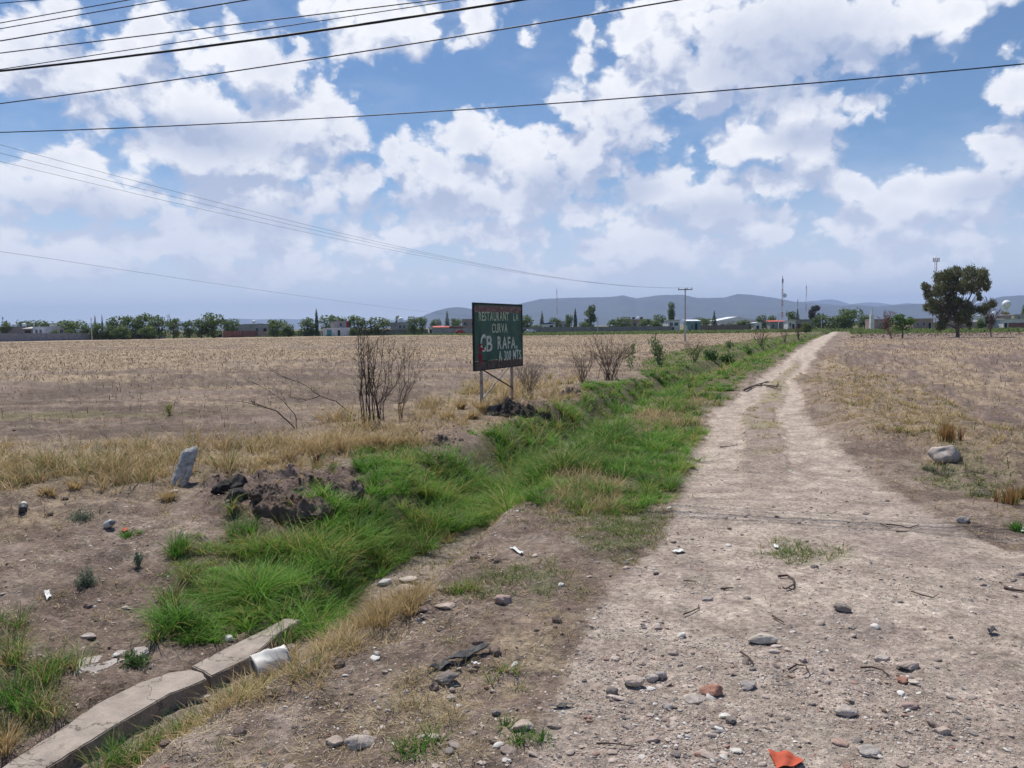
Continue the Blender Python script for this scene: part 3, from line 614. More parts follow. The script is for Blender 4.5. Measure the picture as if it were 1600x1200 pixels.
# big eucalyptus
def eucalyptus():
    D = 111.4; x, y = at_depth(1497, D); z0 = gz(x, y)
    o = empty('eucalyptus_tree', (x, y, z0), 'tall dark eucalyptus with a dense drooping crown standing alone in the field', 'tree')
    s = D/F; Z = [(800,330,72),(870,300,60),(930,290,80),(1040,300,80),(1140,310,72),(1168,390,56),(690,430,46),(672,410,36),(705,500,52),(800,450,86),(900,400,86),(1000,420,80),(1090,420,66),(1180,430,36),(700,610,50),
      (760,640,56),(830,590,80),(850,700,78),(820,790,52),(800,810,34),(905,620,66),(900,520,60),(1010,600,66),(1000,700,74),(960,560,44),(1060,640,50),(1052,780,28),(1060,820,18),(1130,530,30),(1120,500,26),(1130,640,38),(1180,620,42),(1235,585,40),(1165,660,36),(740,560,44),(960,740,50)]
    rs = np.random.default_rng(4); L = []
    for (a, b, r) in Z:
        px, py = 1340+a/6.154, 380+b/6.154; X = (px-1496.2)*s*1.02; zz = top_at(px, py, x, y)-z0; R_ = r/6.154*s*.9
        L.append((X, rs.uniform(-1.5, 1.5)*(1 if b < 650 else .7), zz, R_, R_, R_*1.05))
    cm = crown_mesh('crown', L, 1050, .07, .15, (.065, .078, .042), (.17, .175, .095), .65, .35)
    ang = -math.atan2(x, y)
    c = bpy.data.objects.new('crown', cm); COL.objects.link(c); c.parent = o
    segs = [([(0, 0, -.2), (-.05, 0, 1.0), (-.1, .1, 2.2)], .27, .2)]
    for l in L[::1]:
        m = (-.1+l[0]*.45, l[1]*.35, 2.0+(l[2]-2.0)*.45); segs.append(([(-.1, .05, min(2.0, l[2]*.8)), m, (l[0]*.95, l[1]*.95, l[2])], .10, .025))
    t = trunk_mesh('trunk', segs); tt = bpy.data.objects.new('trunk', t); COL.objects.link(tt); tt.parent = o; o.rotation_euler = (0, 0, ang)
eucalyptus()

PLASTER = lambda n, c: paint('wall_'+n, c, .9, .12, .8, tuple(v*.75 for v in c))
W_GREY = PLASTER('grey', (.34, .33, .34)); W_WHITE = PLASTER('white', (.68, .68, .70)); W_BEIGE = PLASTER('beige', (.42, .38, .33)); W_PINK = PLASTER('pink', (.40, .29, .27)); W_BLUEW = PLASTER('bluewhite', (.60, .66, .76))
W_RED = PLASTER('brick_red', (.27, .13, .11)); W_DGREY = PLASTER('block_grey', (.23, .22, .225)); W_TEAL = PLASTER('teal', (.16, .30, .30)); DARK = paint('dark_opening', (.03, .03, .035), .6, .1)
GLASS = paint('window_glass', (.05, .08, .12), .15, .1); TEAL = paint('teal_door', (.10, .30, .30), .5, .1); REDROOF = paint('red_roof', (.50, .10, .07), .6, .15, 2); BLUEROOF = paint('blue_roof', (.06, .10, .26), .5, .15, 2); METALW = paint('white_metal_roof', (.72, .76, .82), .45, .08, 1); CONC = paint('concrete_light', (.50, .48, .46), .9, .15, 2); REDPAINT = paint('red_paint', (.38, .04, .04), .6, .15)
TANKB = paint('black_tank', (.05, .05, .055), .5, .1)
def house(name, label, x0, x1, pytop, D, mat, depth=6, roof='flat', roofmat=None, openings=(), cat='house', extra=None, parapet=True, zb=None):
    """front face spans pixels x0..x1; stands on the ground at distance D along +Y; openings in fractions of the front (u0,u1,v0,v1,kind)"""
    xm = (x0+x1)/2; A = upY(x0, 510, D); B = upY(x1, 510, D); w = B[0]-A[0]; c = (A[0]+B[0])/2; z0 = gz(c, D); h = upY(xm, pytop, D)[2]-z0
    o = empty(name, (c, D, z0), label, cat)
    mb = MB().box(-w/2, w/2, 0, depth, -.3, h)
    if parapet and roof == 'flat': mb.box(-w/2-.06, w/2+.06, -.06, .12, h, h+.18); mb.box(-w/2-.06, -w/2+.12, .12, depth, h, h+.18); mb.box(w/2-.12, w/2+.06, .12, depth, h, h+.18)
    mb.build('wall', mat, o)
    if roof == 'slab': MB().box(-w/2-.3, w/2+.3, -.35, depth+.2, h+.003, h+.22).build('roof', roofmat or CONC, o)
    elif roof == 'gable':
        r = MB(); zr = h+w*.10; r.v = [(-w/2-.3, -.3, h), (0, -.3, zr), (w/2+.3, -.3, h), (-w/2-.3, depth+.3, h), (0, depth+.3, zr), (w/2+.3, depth+.3, h), (-w/2-.3, -.3, h+.003-.1), (w/2+.3, -.3, h-.1), (w/2+.3, depth+.3, h-.1), (-w/2-.3, depth+.3, h-.1)]
        r.f = [(0, 1, 4, 3), (1, 2, 5, 4), (0, 6, 7, 2, 1), (3, 4, 5, 8, 9), (0, 3, 9, 6), (2, 7, 8, 5)]; r.build('roof', roofmat, o)
    elif roof == 'shed':
        r = MB(); hh = h+.5; r.v = [(-w/2-.4, -.5, h+.02), (w/2+.4, -.5, h+.02), (w/2+.4, depth, hh), (-w/2-.4, depth, hh), (-w/2-.4, -.5, h+.14), (w/2+.4, -.5, h+.14), (w/2+.4, depth, hh+.12), (-w/2-.4, depth, hh+.12)]
        r.f = [(0, 3, 2, 1), (4, 5, 6, 7), (0, 1, 5, 4), (1, 2, 6, 5), (2, 3, 7, 6), (3, 0, 4, 7)]; r.build('roof', roofmat or CONC, o)
    for (u0, u1, v0, v1, kd) in openings:
        a0, a1, b0, b1 = -w/2+u0*w, -w/2+u1*w, v0*h, v1*h
        if kd == 'window':
            f = MB(); t = .07
            f.box(a0-t, a0, -.05, .0, b0-t, b1+t).box(a1, a1+t, -.05, .0, b0-t, b1+t).box(a0, a1, -.05, .0, b1, b1+t).box(a0, a1, -.09, .0, b0-t, b0); f.box((a0+a1)/2-.03, (a0+a1)/2+.03, -.04, -.012, b0, b1)
            fo = f.build('window', CONC, o); MB().box(a0, a1, -.01, -.002, b0, b1).build('pane', GLASS, fo)
        elif kd == 'door':
            fo = MB().box(a0-.08, a0, -.06, 0, 0, b1+.08).box(a1, a1+.08, -.06, 0, 0, b1+.08).box(a0, a1, -.06, 0, b1, b1+.08).box(a0, a1, -.03, -.004, 0.02, b1).build('door', DARK, o)
        elif kd == 'teal': MB().box(a0, a1, -.04, -.003, 0.02, b1).box(a0-.07, a0, -.07, -.003, 0.02, b1).box(a1, a1+.07, -.07, -.003, .02, b1).build('door', TEAL, o)
        elif kd == 'open': MB().box(a0, a1, -.02, -.002, b0, b1).box(a0-.1, a0, -.06, -.002, b0, b1).box(a1, a1+.1, -.06, -.002, b0, b1).build('opening', DARK, o)
        elif kd == 'red': MB().box(a0, a1, -.05, -.003, b0, b1).box(a0+.1, a1-.1, -.08, -.051, b0+.1, b1-.1).build('panel', REDPAINT, o)
        elif kd == 'base': MB().box(a0, a1, -.05, -.003, 0, b1).box(a0, a1, -.09, -.003, b1, b1+.06).build('base_band', W_RED, o)
    return o, w, h
def tank(o, x, y, z, r, mat, name='water_tank', parent_tag=None):
    MB().lathe([(0, 0), (r, 0), (r*1.02, r*.3), (r, r*1.2), (r*.6, r*1.6), (r*.25, r*1.7), (0, r*1.72)], (x, y, z), 14).build(name, mat, o, True)
o, w, h = house('grey_shed', 'long grey shed with a dark open end behind the block wall', 0, 38, 511.5, 232, W_DGREY, 6, 'flat', None, [(.7, .95, .1, .6, 'window')], 'shed'); tank(o, -w*.08, 2, h+.18, .55, METALW); tank(o, w*.28, 2.5, h+.18, .6, METALW)
house('open_shed', 'small open fronted shed with a sloping pale roof', 38, 48, 514, 229, W_DGREY, 4, 'shed', CONC, [(.08, .92, .05, .9, 'open')], 'shed')
house('white_house', 'small pale blue white house with two windows behind the block wall', 51, 68.5, 511.5, 226, W_BLUEW, 6, 'flat', None, [(.22, .42, .42, .82, 'window'), (.6, .78, .42, .82, 'window')])
o, w, h = house('beige_house', 'low beige house half hidden by bushes beside the small white house', 72, 100, 510.5, 233, W_BEIGE, 6, 'flat', None, [(.75, .92, .3, .75, 'window'), (.4, .5, 0, .7, 'door')]); MB().box(-w*.42, -w*.2, 1, 3, h, h+.7).build('roof_room', W_WHITE, o)
house('grey_wall_house', 'long low grey block building behind the dark red wall', 349, 380, 508, 262, W_GREY, 7, 'flat', None, [(.1, .25, .3, .7, 'window'), (.5, .62, .3, .7, 'window')])
o, w, h = house('grey_block_house', 'grey block house with a small white tank on its edge', 379, 420, 507, 258, W_GREY, 7, 'flat', None, [(.5, .6, .3, .7, 'window'), (.8, .9, 0, .65, 'door')]); tank(o, -w*.12, 1.5, h+.18, .7, METALW)
o, w, h = house('white_corner_house', 'white house with a teal garage door and a small black door', 505, 547, 513, 243, W_WHITE, 6, 'flat', None, [(.14, .30, 0, .82, 'teal'), (.54, .62, 0, .72, 'door')])
# upper storey, set back
MB().box(-w*.12, w*.40, 1.5, 6, h, h+2.1).box(-w*.15, w*.43, 1.3, 6.1, h+2.1, h+2.25).build('upper_storey', W_GREY, o); MB().box(-w*.28, -w*.12, 2, 6, h, h+1.9).build('stair_block', W_BEIGE, o)
MB().box(w*.32, w*.40, 1.44, 1.497, h+.05, h+2.0).box(w*.34, w*.38, 1.42, 1.437, h+.2, h+1.8).build('panel', REDPAINT, o); MB().box(w*.08, w*.16, 1.44, 1.497, h+.7, h+1.5).box(w*.075, w*.165, 1.42, 1.497, h+.62, h+.69).build('window', GLASS, o)
o, w, h = house('grey_dish_house', 'two storey grey house with a white domed tank on its roof', 610, 637, 504.5, 262, W_GREY, 6, 'flat', None, [(.5, .62, .55, .8, 'window'), (.75, .85, .55, .8, 'window')]); tank(o, w*.05, 2, h+.18, 1.0, METALW); MB().box(w*.28, w*.5, 1, 3, h+.18, h+.7).build('roof_room', W_WHITE, o)
house('red_roof_house', 'low house with a bright red roof', 676, 700, 512, 262, W_BEIGE, 6, 'shed', REDROOF, [(.2, .35, .2, .7, 'window'), (.6, .75, 0, .8, 'door')])
house('brick_house', 'low dark brick house between the red roof and the signboard', 697, 724, 510, 266, W_RED, 6, 'slab', CONC, [(.3, .42, .3, .7, 'window'), (.62, .74, 0, .72, 'door')])
MB_ = house('pink_house', 'two storey pinkish house cut by the edge of the signboard', 722, 752, 499, 290, W_PINK, 7, 'slab', CONC, [(.1, .25, .55, .8, 'window'), (.5, .65, .55, .8, 'window'), (.2, .35, .1, .35, 'window')])
house('white_hut', 'tiny white hut beside the red roofed house', 670, 676, 512, 258, W_WHITE, 3, 'slab', CONC, [(.3, .7, 0, .7, 'door')], 'hut')
house('blue_roof_shed', 'shed with a dark blue roof behind the bushes near the sign', 846, 868, 506, 284, W_WHITE, 5, 'gable', BLUEROOF, [(.2, .35, .2, .65, 'window'), (.6, .8, 0, .8, 'door')], 'shed')
house('cream_house', 'cream house between the blue roofed shed and the cypress', 870, 890, 502.5, 296, W_BEIGE, 6, 'flat', None, [(.2, .4, .45, .75, 'window'), (.6, .78, .45, .75, 'window')])
o, w, h = house('tank_house', 'house carrying a row of small tanks on its flat roof', 984, 1012, 499.5, 300, W_PINK, 7, 'slab', CONC, [(.2, .35, .45, .7, 'window'), (.6, .75, .45, .7, 'window')]); [tank(o, w*q, 2, h+.22, .55, mm) for q, mm in ((-.25, TANKB), (.02, METALW), (.2, TANKB))]
house('pale_house', 'pale two window house just before the utility pole', 1044, 1062, 500.5, 272, W_WHITE, 6, 'slab', CONC, [(.15, .4, .5, .78, 'window'), (.55, .85, .5, .78, 'window'), (.35, .5, 0, .35, 'door')])
house('teal_shed', 'low teal shed with a white roof beside the utility pole', 1074, 1093, 502, 268, W_TEAL, 6, 'shed', METALW, [(.3, .45, .2, .7, 'window'), (.65, .8, 0, .8, 'door')], 'shed')
house('white_warehouse', 'long white metal roofed warehouse below the hills', 1120, 1183, 501, 310, W_WHITE, 14, 'gable', METALW, [(.1, .2, 0, .6, 'open'), (.5, .6, .3, .7, 'window'), (.8, .9, 0, .6, 'door')], 'warehouse')
house('white_gable_hut', 'small bright white hut at the end of the warehouse', 1179, 1190, 504.5, 268, W_WHITE, 4, 'gable', METALW, [(.3, .6, 0, .6, 'door')], 'hut')
house('red_roof_shed', 'low shed with a dull red roof at the foot of the mast', 1203, 1225, 503, 284, W_GREY, 5, 'shed', REDROOF, [(.15, .3, .2, .7, 'window'), (.6, .72, 0, .8, 'door')], 'shed')
house('white_box_building', 'pale box shaped building right of the mast', 1231, 1243, 501, 268, W_WHITE, 4, 'slab', CONC, [(.2, .4, .4, .75, 'window'), (.6, .8, 0, .6, 'door')], 'building')
house('grey_flat_building', 'long grey flat roofed building under the squared tree', 1243, 1275, 500, 276, W_GREY, 6, 'slab', W_DGREY, [(.1, .3, .1, .6, 'open'), (.5, .62, .35, .7, 'window'), (.75, .87, .35, .7, 'window')], 'building')
house('pink_block_house', 'pinkish block house behind the bare reddish tree', 1366, 1392, 499.5, 232, W_PINK, 6, 'flat', None, [(.3, .42, .4, .7, 'window'), (.65, .75, 0, .6, 'door')])
house('pink_low_house', 'long low pinkish house between the round tree and the eucalyptus', 1426, 1458, 498.5, 230, W_PINK, 6, 'slab', CONC, [(.2, .3, .35, .65, 'window'), (.5, .6, .35, .65, 'window'), (.8, .88, 0, .6, 'door')])
house('grey_small_house', 'small grey house showing through the base of the eucalyptus', 1514, 1527, 497, 224, W_GREY, 5, 'slab', CONC, [(.2, .4, .4, .7, 'window'), (.6, .8, 0, .6, 'door')])
house('white_porch_house', 'white house with a deep shaded porch beyond the eucalyptus', 1537, 1556, 493, 218, W_WHITE, 6, 'slab', METALW, [(.15, .75, .35, .9, 'open')])
o, w, h = house('pale_pink_house', 'pale pink house standing under the water tank', 1552, 1580, 494, 228, W_PINK, 6, 'flat', None, [(.2, .32, .5, .8, 'window'), (.6, .72, .5, .8, 'window'), (.1, .9, 0, .3, 'base')]); tank(o, -w*.3, 2, h+.18, .7, METALW)
house('white_square_house', 'low white house with a dark red base beside the tree at the edge', 1568, 1602, 499, 214, W_WHITE, 6, 'slab', CONC, [(.22, .95, 0, .62, 'base'), (.05, .15, 0, .6, 'door')])
house('far_flat_house', 'flat roofed pale house behind, over the low white one', 1584, 1612, 492, 236, W_BEIGE, 6, 'flat', None, [(.2, .35, .6, .85, 'window'), (.6, .75, .6, .85, 'window')])

# boundary walls
def wallrun(name, label, x0, x1, pytop0, pytop1, D0, D1, mat, th=.2, pil=0, band=False):
    a = upY(x0, 510, D0); b = upY(x1, 510, D1); h0 = upY(x0, pytop0, D0)[2]; h1 = upY(x1, pytop1, D1)[2]; o = empty(name, (a[0], a[1], 0), label, 'wall')
    d = Vector((b[0]-a[0], b[1]-a[1], 0)); L = d.length; d.normalize(); ang = math.atan2(d.y, d.x); o.rotation_euler = (0, 0, ang); n = max(1, int(L/3.2)); m = MB()
    v = [(0, 0, -.4), (L, 0, -.4), (L, th, -.4), (0, th, -.4), (0, 0, h0), (L, 0, h1), (L, th, h1), (0, th, h0)]; m.v = v; m.f = [(0, 3, 2, 1), (4, 5, 6, 7), (0, 1, 5, 4), (1, 2, 6, 5), (2, 3, 7, 6), (3, 0, 4, 7)]; m.build('wall_panel', mat, o)
    if pil:
        n = int(L/pil)
        for k in range(n+1): xx = L*k/n; hh = lerp(h0, h1, k/n); MB().box(xx-.12, xx+.12, -.06, th+.06, -.4, hh+.06).build('pilaster', W_DGREY, o)
    return o
wallrun('block_wall', 'long grey block wall with pilasters along the far edge of the stubble field', -40, 258, 521.0, 520.2, 196, 236, paint('block_wall_grey', (.26, .26, .29), .9, .14, 1.5, (.20, .20, .22)), .2, 5.2)
wallrun('dark_red_wall', 'dark red brick wall just past the dark gate', 347.5, 402, 517.5, 516.5, 236, 246, W_RED, .2, 6)
wallrun('pinkish_wall', 'low grey and pink wall at the foot of the grey block house', 402, 470, 518, 517.5, 246, 250, W_PINK, .2, 7)
wallrun('grey_back_wall', 'low dull grey wall running behind the bushes to the white house', 458, 504, 518, 517, 250, 250, W_GREY, .2)
wallrun('grey_mid_wall', 'weathered grey wall under the grey house with the roof tank', 548, 668, 516, 514.5, 250, 256, W_DGREY, .2, 8)
wallrun('grey_sign_wall', 'grey wall running behind the signboard', 676, 810, 513.5, 512.5, 256, 262, W_GREY, .2, 8)
wallrun('grey_long_wall', 'long low grey wall between the signboard and the warehouse', 812, 1050, 511.5, 509.5, 264, 266, W_DGREY, .2, 9)
wallrun('brown_field_wall', 'low brownish wall below the pine and warehouse', 1094, 1170, 508.5, 507.5, 262, 262, paint('brown_wall', (.20, .16, .14), .9, .2, 2), .2, 7)
wallrun('pale_right_wall', 'low pale wall between the eucalyptus and the white porch house', 1456, 1548, 503.5, 503, 222, 218, W_PINK, .2, 7)
# wire fence panels, dark gate
x0 = upY(334.5, 510, 236); x1 = upY(347, 510, 236); g = empty('dark_gate', (x0[0], 236, 0), 'dark sheet metal gate beside the concrete pole', 'gate'); gw = x1[0]-x0[0]
for k in range(2): lf = MB().box(k*gw/2+.04, (k+1)*gw/2-.04, 0, .05, .1, 2.0).box(k*gw/2+.04, (k+1)*gw/2-.04, -.02, -.002, .9, 1.0).build('gate_leaf', DARK, g)
MB().box(-.12, 0.03, -.05, .15, 0, 2.3).box(gw-.03, gw+.12, -.05, .15, 0, 2.3).build('gate_post', W_DGREY, g)
a = upY(262, 510, 238); b = upY(333, 510, 237); fo = empty('mesh_fence', (a[0], 238, 0), 'grey wire mesh fence with round tyres leaning between wall and gate', 'fence'); fo['label'] = 'low grey wire fence between the block wall and the dark gate'; L = b[0]-a[0]
m = MB(); [m.box(0, L, -.01, .01, z-.02, z+.02) for z in (.3, .7, 1.1, 1.5)]; m.build('wire', W_GREY, fo)
for k in range(8): MB().box(L*k/7-.05, L*k/7+.05, -.05, .05, -.1, 1.7).build('post', W_DGREY, fo)

# poles
def pole(name, px, pytop, D, label, r=.11, mat=None, group=None, cat='pole'):
    x, y = at_depth(px, D); z0 = gz(x, y); h = top_at(px, pytop, x, y)-z0
    o = empty(name, (x, y, z0), label, cat, group); MB().tube([(0, 0, -.2), (0, 0, h)], [r*1.25, r*.8], 8).build('shaft', mat or CONC, o)
    MB().box(-.35, .35, -.04, .04, h-.35, h-.25).build('bracket', CONC, o); return o
PG = 'thin concrete poles at the village edge'
pole('concrete_pole', 143, 496.5, 214, 'thin concrete pole behind the long grey block wall', group=PG)
pole('concrete_pole', 347.3, 495, 233, 'thin concrete pole beside the dark gate', group=PG)
pole('concrete_pole', 501.5, 496, 240, 'thin concrete pole beside the white house with the teal door', group=PG)
pole('concrete_pole', 934, 495, 258, 'thin pole after the pale poplar', group=PG)
pole('concrete_pole', 1216.5, 490, 262, 'short white pole in front of the red roofed shed near the mast', .16, METALW, PG)
pole('concrete_pole', 1283.5, 491, 240, 'thin pole in front of the dark tree by the track end', group=PG)
x, y = at_depth(1361.5, 224); hh = top_at(1361.5, 482, x, y); o = empty('white_pillar', (x, y, 0), 'tall white pillar at the corner of the pink walled plot', 'pillar'); MB().box(-.42, .42, -.42, .42, -.2, hh*.72).build('shaft', W_WHITE, o); MB().box(-.16, .16, -.16, .16, hh*.72, hh).build('stub', W_WHITE, o)
# utility pole with crossarm
UX, UY = at_depth(1070.5, 106); UZ = gz(UX, UY); UH = top_at(1070.5, 450, UX, UY)-UZ
u = empty('utility_pole', (UX, UY, UZ), 'tall utility pole with a crossarm standing in the stubble field', 'utility pole', rz=math.radians(-12))
MB().tube([(0, 0, -.3), (0, 0, UH*.5), (0, 0, UH)], [.125, .105, .08], 10).build('shaft', paint('pole_grey', (.44, .42, .41), .9, .15, 3), u)
MB().box(-.95, .95, -.14, -.05, UH-.28, UH-.16).build('crossarm', W_DGREY, u)
for q in (-.85, 0.25, .85): MB().lathe([(0, 0), (.05, 0), (.07, .06), (.04, .1), (.07, .14), (.04, .2), (0, .22)], (q, -.1, UH-.16), 8).build('insulator', W_DGREY, u)
# masts
def mast(px, pytop, D, w, label, bands, seed, dish=None, name='radio_mast', top=True, plat=False):
    x, y = at_depth(px, D); h = top_at(px, pytop, x, y); o = empty(name, (x, y, 0), label, 'mast'); R1 = paint('mast_red', (.42, .10, .09), .6, .1); R2 = paint('mast_white', (.62, .62, .65), .6, .1)
    nb = bands; zt = h*.86 if top else h*.93
    for k in range(nb):
        z0, z1 = zt*k/nb, zt*(k+1)/nb; m = MB(); n = max(2, int((z1-z0)/(w*1.3)))
        c = lambda j, t: (w/2*math.cos(2.1*j+.4)*(1-.35*t), w/2*math.sin(2.1*j+.4)*(1-.35*t))
        for j in range(3):
            a0 = c(j, z0/zt); a1 = c(j, z1/zt); m.tube([(*a0, z0), (*a1, z1)], .055, 4)
            for i in range(n):
                za = z0+(z1-z0)*i/n; zb = z0+(z1-z0)*(i+1)/n; p = c(j, za/zt); q = c((j+1) % 3, zb/zt); m.tube([(*p, za), (*q, zb)], .035, 3)
        m.build('lattice_section', R1 if k % 2 == 0 else R2, o)
    if top: MB().tube([(0, 0, zt), (0, 0, h*.95), (0, 0, h)], [.17, .12, .03], 6).tube([(0, 0, zt), (0, 0, zt+(h-zt)*.5)], [.3, .3], 6).build('antenna', paint('antenna_grey', (.28, .27, .30), .6, .1), o)
    if dish:
        for (z, s) in dish: MB().lathe([(0, 0), (.9*s, .1), (1.0*s, .35), (.9*s, .36), (0, .15)], (0, 0, 0), 14, Matrix.Translation((.5, -.4, z*h)) @ Matrix.Rotation(math.radians(75), 4, 'X')).build('dish', METALW, o, True)
    if plat:
        m = MB().box(-1.0, 1.0, -1.0, 1.0, zt, zt+.12); [m.tube([(math.cos(t)*1.15, math.sin(t)*1.15, zt-.1), (math.cos(t)*1.15, math.sin(t)*1.15, zt+1.5)], .16, 6) for t in np.arange(0, 6.28, .785)]; m.tube([(0, 0, zt), (0, 0, zt+3.2)], .05, 4); m.build('antenna_head', paint('antenna_pale', (.42, .40, .43), .6, .1), o)
    return o
mast(1222, 430, 300, .75, 'slender red and white lattice mast with a small dish', 8, 1, [(.62, .9)])
mast(1460, 401, 330, 1.5, 'red and white cell tower with an antenna head behind the eucalyptus', 7, 2, None, 'cell_tower', False, True)
mast(1259, 443, 620, .5, 'faint thin mast above the squared tree', 5, 3)
mast(1246, 466, 620, .5, 'fainter short mast between the red and white mast and the squared tree', 5, 4)
mast(870.5, 449, 640, .5, 'very faint distant mast above the dark pine, by the hill crest', 5, 5)
mast(5, 494, 380, .4, 'tiny mast over the grey shed at the edge', 4, 6)
# spherical water tank
x, y = at_depth(1571.7, 262); zt = top_at(1571.7, 469, x, y); zb = top_at(1571.7, 482, x, y); r = (zt-zb)/2; o = empty('water_sphere', (x, y, 0), 'white spherical water tank on a stem above the houses', 'water tank')
MB().lathe([(r*math.sin(t), (zt+zb)/2-r*math.cos(t)) for t in np.linspace(0.02, math.pi-.02, 18)], (0, 0, 0), 24).build('sphere', paint('tank_white', (.78, .78, .80), .45, .04), o, True)
MB().tube([(0, 0, 0), (0, 0, zb*.85), (0, 0, zb+.2)], [.6, .42, .65], 12).build('stem', METALW, o)
# small vehicles by the wall
def car(px, D, L, col, label, group=None):
    x, y = at_depth(px, D); o = empty('parked_car', (x, y, gz(x, y)), label, 'car', group, math.radians(8)); m = MB(); hw = .85
    prof = [(-.5, .35), (-.5, .75), (-.33, .85), (-.2, 1.3), (.2, 1.35), (.34, .9), (.5, .8), (.5, .35)]; n = len(prof)
    for yy in (-hw, hw): m.v += [(p[0]*L, yy*(1 if p[1] < 1 else .86), p[1]) for p in prof]
    m.f = [tuple(range(n)), tuple(reversed(range(n, 2*n)))]+[(i, n+i, n+(i+1) % n, (i+1) % n) for i in range(n)]; m.build('body', col, o)
    m = MB(); [m.quad((-.3*L, s*(hw*.95+.01), .92), (.31*L, s*(hw*.95+.01), .94), (.19*L, s*(hw*.87+.01), 1.28), (-.19*L, s*(hw*.87+.01), 1.25)) for s in (-1, 1)]; m.build('window', GLASS, o)
    for a in (-.3, .3):
        for s in (-1, 1): MB().lathe([(0, -.1), (.33, -.1), (.33, .1), (0, .1)], (0, 0, 0), 14, Matrix.Translation((a*L, s*(hw-.05), .33)) @ Matrix.Rotation(math.pi/2, 4, 'X')).build('wheel', TANKB, o)
car(817, 256, 3.8, TANKB, 'dark parked car by the wall beside the signboard edge'); car(828, 256, 3.8, paint('car_white', (.6, .6, .62), .35, .05), 'pale parked car by the wall under the bushes')
car(718.5, 254, 3.4, REDPAINT, 'small dark red vehicle parked against the grey wall'); car(10, 222, 4.2, METALW, 'white vehicle roof showing just over the block wall')

# ---------------------------------------------------------------- overhead wires
WIRE = paint('black_cable', (.018, .018, .022), .55, .1)
def wire(name, pts, hz, label, r, group='power lines overhead', sag=0.0, ext=(30, 40), mat=WIRE, zz=None):
    """a line through two sightings at the given height above the camera"""
    (xa, ya), (xb, yb) = pts; za, zb = (hz, hz) if not hasattr(hz, '__len__') else hz
    P = []
    for (px, py, z) in ((xa, ya, za), (xb, yb, zb)): d = ray(px, py); s = z/d[2]; P.append(Vector((d[0]*s, d[1]*s, CZ+z)))
    d = (P[1]-P[0]); L = d.length; d.normalize(); A = P[0]-d*ext[0]; B = P[1]+d*ext[1]; T = (B-A).length; n = 40; q = []
    def para(u): return sag*((u-ext[0])*(u-ext[0]-L))/(L*L/4)
    for i in range(n+1): u = T*i/n; p = A+d*u; q.append((p.x, p.y, p.z+para(u)))
    o = MB().tube(q, r, 6).build(name, mat, None, True); return tag(o, label, 'wire', group)
wire('power_line', [(0, 5), (60, 0)], 6.6, 'topmost cable, only just cutting the upper corner of the sky', .008)
wire('power_line', [(0, 36), (200, 0)], 6.4, 'second cable down at the sky corner, leaving the frame first after the topmost', .009)
wire('power_line', [(0, 45), (257, 0)], 6.2, 'third cable down, running just beneath the second', .009)
wire('power_line', [(0, 64), (385, 0)], 6.0, 'fourth cable down, thicker than the pair above it', .012)
wire('power_line', [(0, 83), (680, 0)], 5.6, 'fifth cable down, just above the thick twisted bundle', .010)
wire('power_line', [(0, 111), (800, 2)], 5.2, 'thickest black cable, a heavy bundle across the clouds', .021, sag=.06)
wire('power_line', [(0, 108.5), (715, 0)], 5.35, 'thin cable that hugs the thick bundle and parts from it', .008)
wire('power_line', [(0, 162), (1060, 0)], 4.9, 'single cable below the thick bundle, crossing at mid sky', .011, sag=.06)
wire('power_line', [(0, 207), (1600, 100)], 4.5, 'lowest long cable running across the whole sky', .011, sag=.16)
def farwire(px0, py0, z0, tgt, label, r, ext=25):
    d = ray(px0, py0); s = z0/d[2]; A = Vector((d[0]*s, d[1]*s, CZ+z0)); B = Vector(tgt); dd = (B-A); L = dd.length; n = 48; q = []; dn = dd.normalized()
    for i in range(-8, n+1): t = i/n; p = A+dd*t; q.append((p.x, p.y, p.z-1.4*4*t*(1-t)))
    return tag(MB().tube(q, r, 5).build('power_line', WIRE, None, True), label, 'wire', 'thin lines running to the utility pole')
ut = Matrix.Translation((UX, UY, UZ)) @ Matrix.Rotation(math.radians(-12), 4, 'Z')
farwire(0, 226, 6.9, ut @ Vector((-.85, -.1, UH+.02)), 'upper of three thin lines dropping to the utility pole', .0065)
farwire(0, 239, 6.8, ut @ Vector((.25, -.1, UH+.02)), 'middle of three thin lines dropping to the utility pole', .0065)
farwire(0, 252, 6.7, ut @ Vector((.85, -.1, UH+.02)), 'lower of three thin lines dropping to the utility pole', .0065)
d = ray(0, 392); s = 4.4/d[2]; A = Vector((d[0]*s, d[1]*s, CZ+4.4)); x, y = at_depth(934, 258); B = Vector((x, y, top_at(934, 495.5, x, y)))
q = [tuple(A.lerp(B, t)-Vector((0, 0, 2.2*4*t*(1-t)*(1 if t > 0 else .3)))) for t in np.linspace(-.15, 1, 50)]
tag(MB().tube(q, .008, 5).build('power_line', WIRE, None, True), 'faint single line low over the village trees', 'wire')

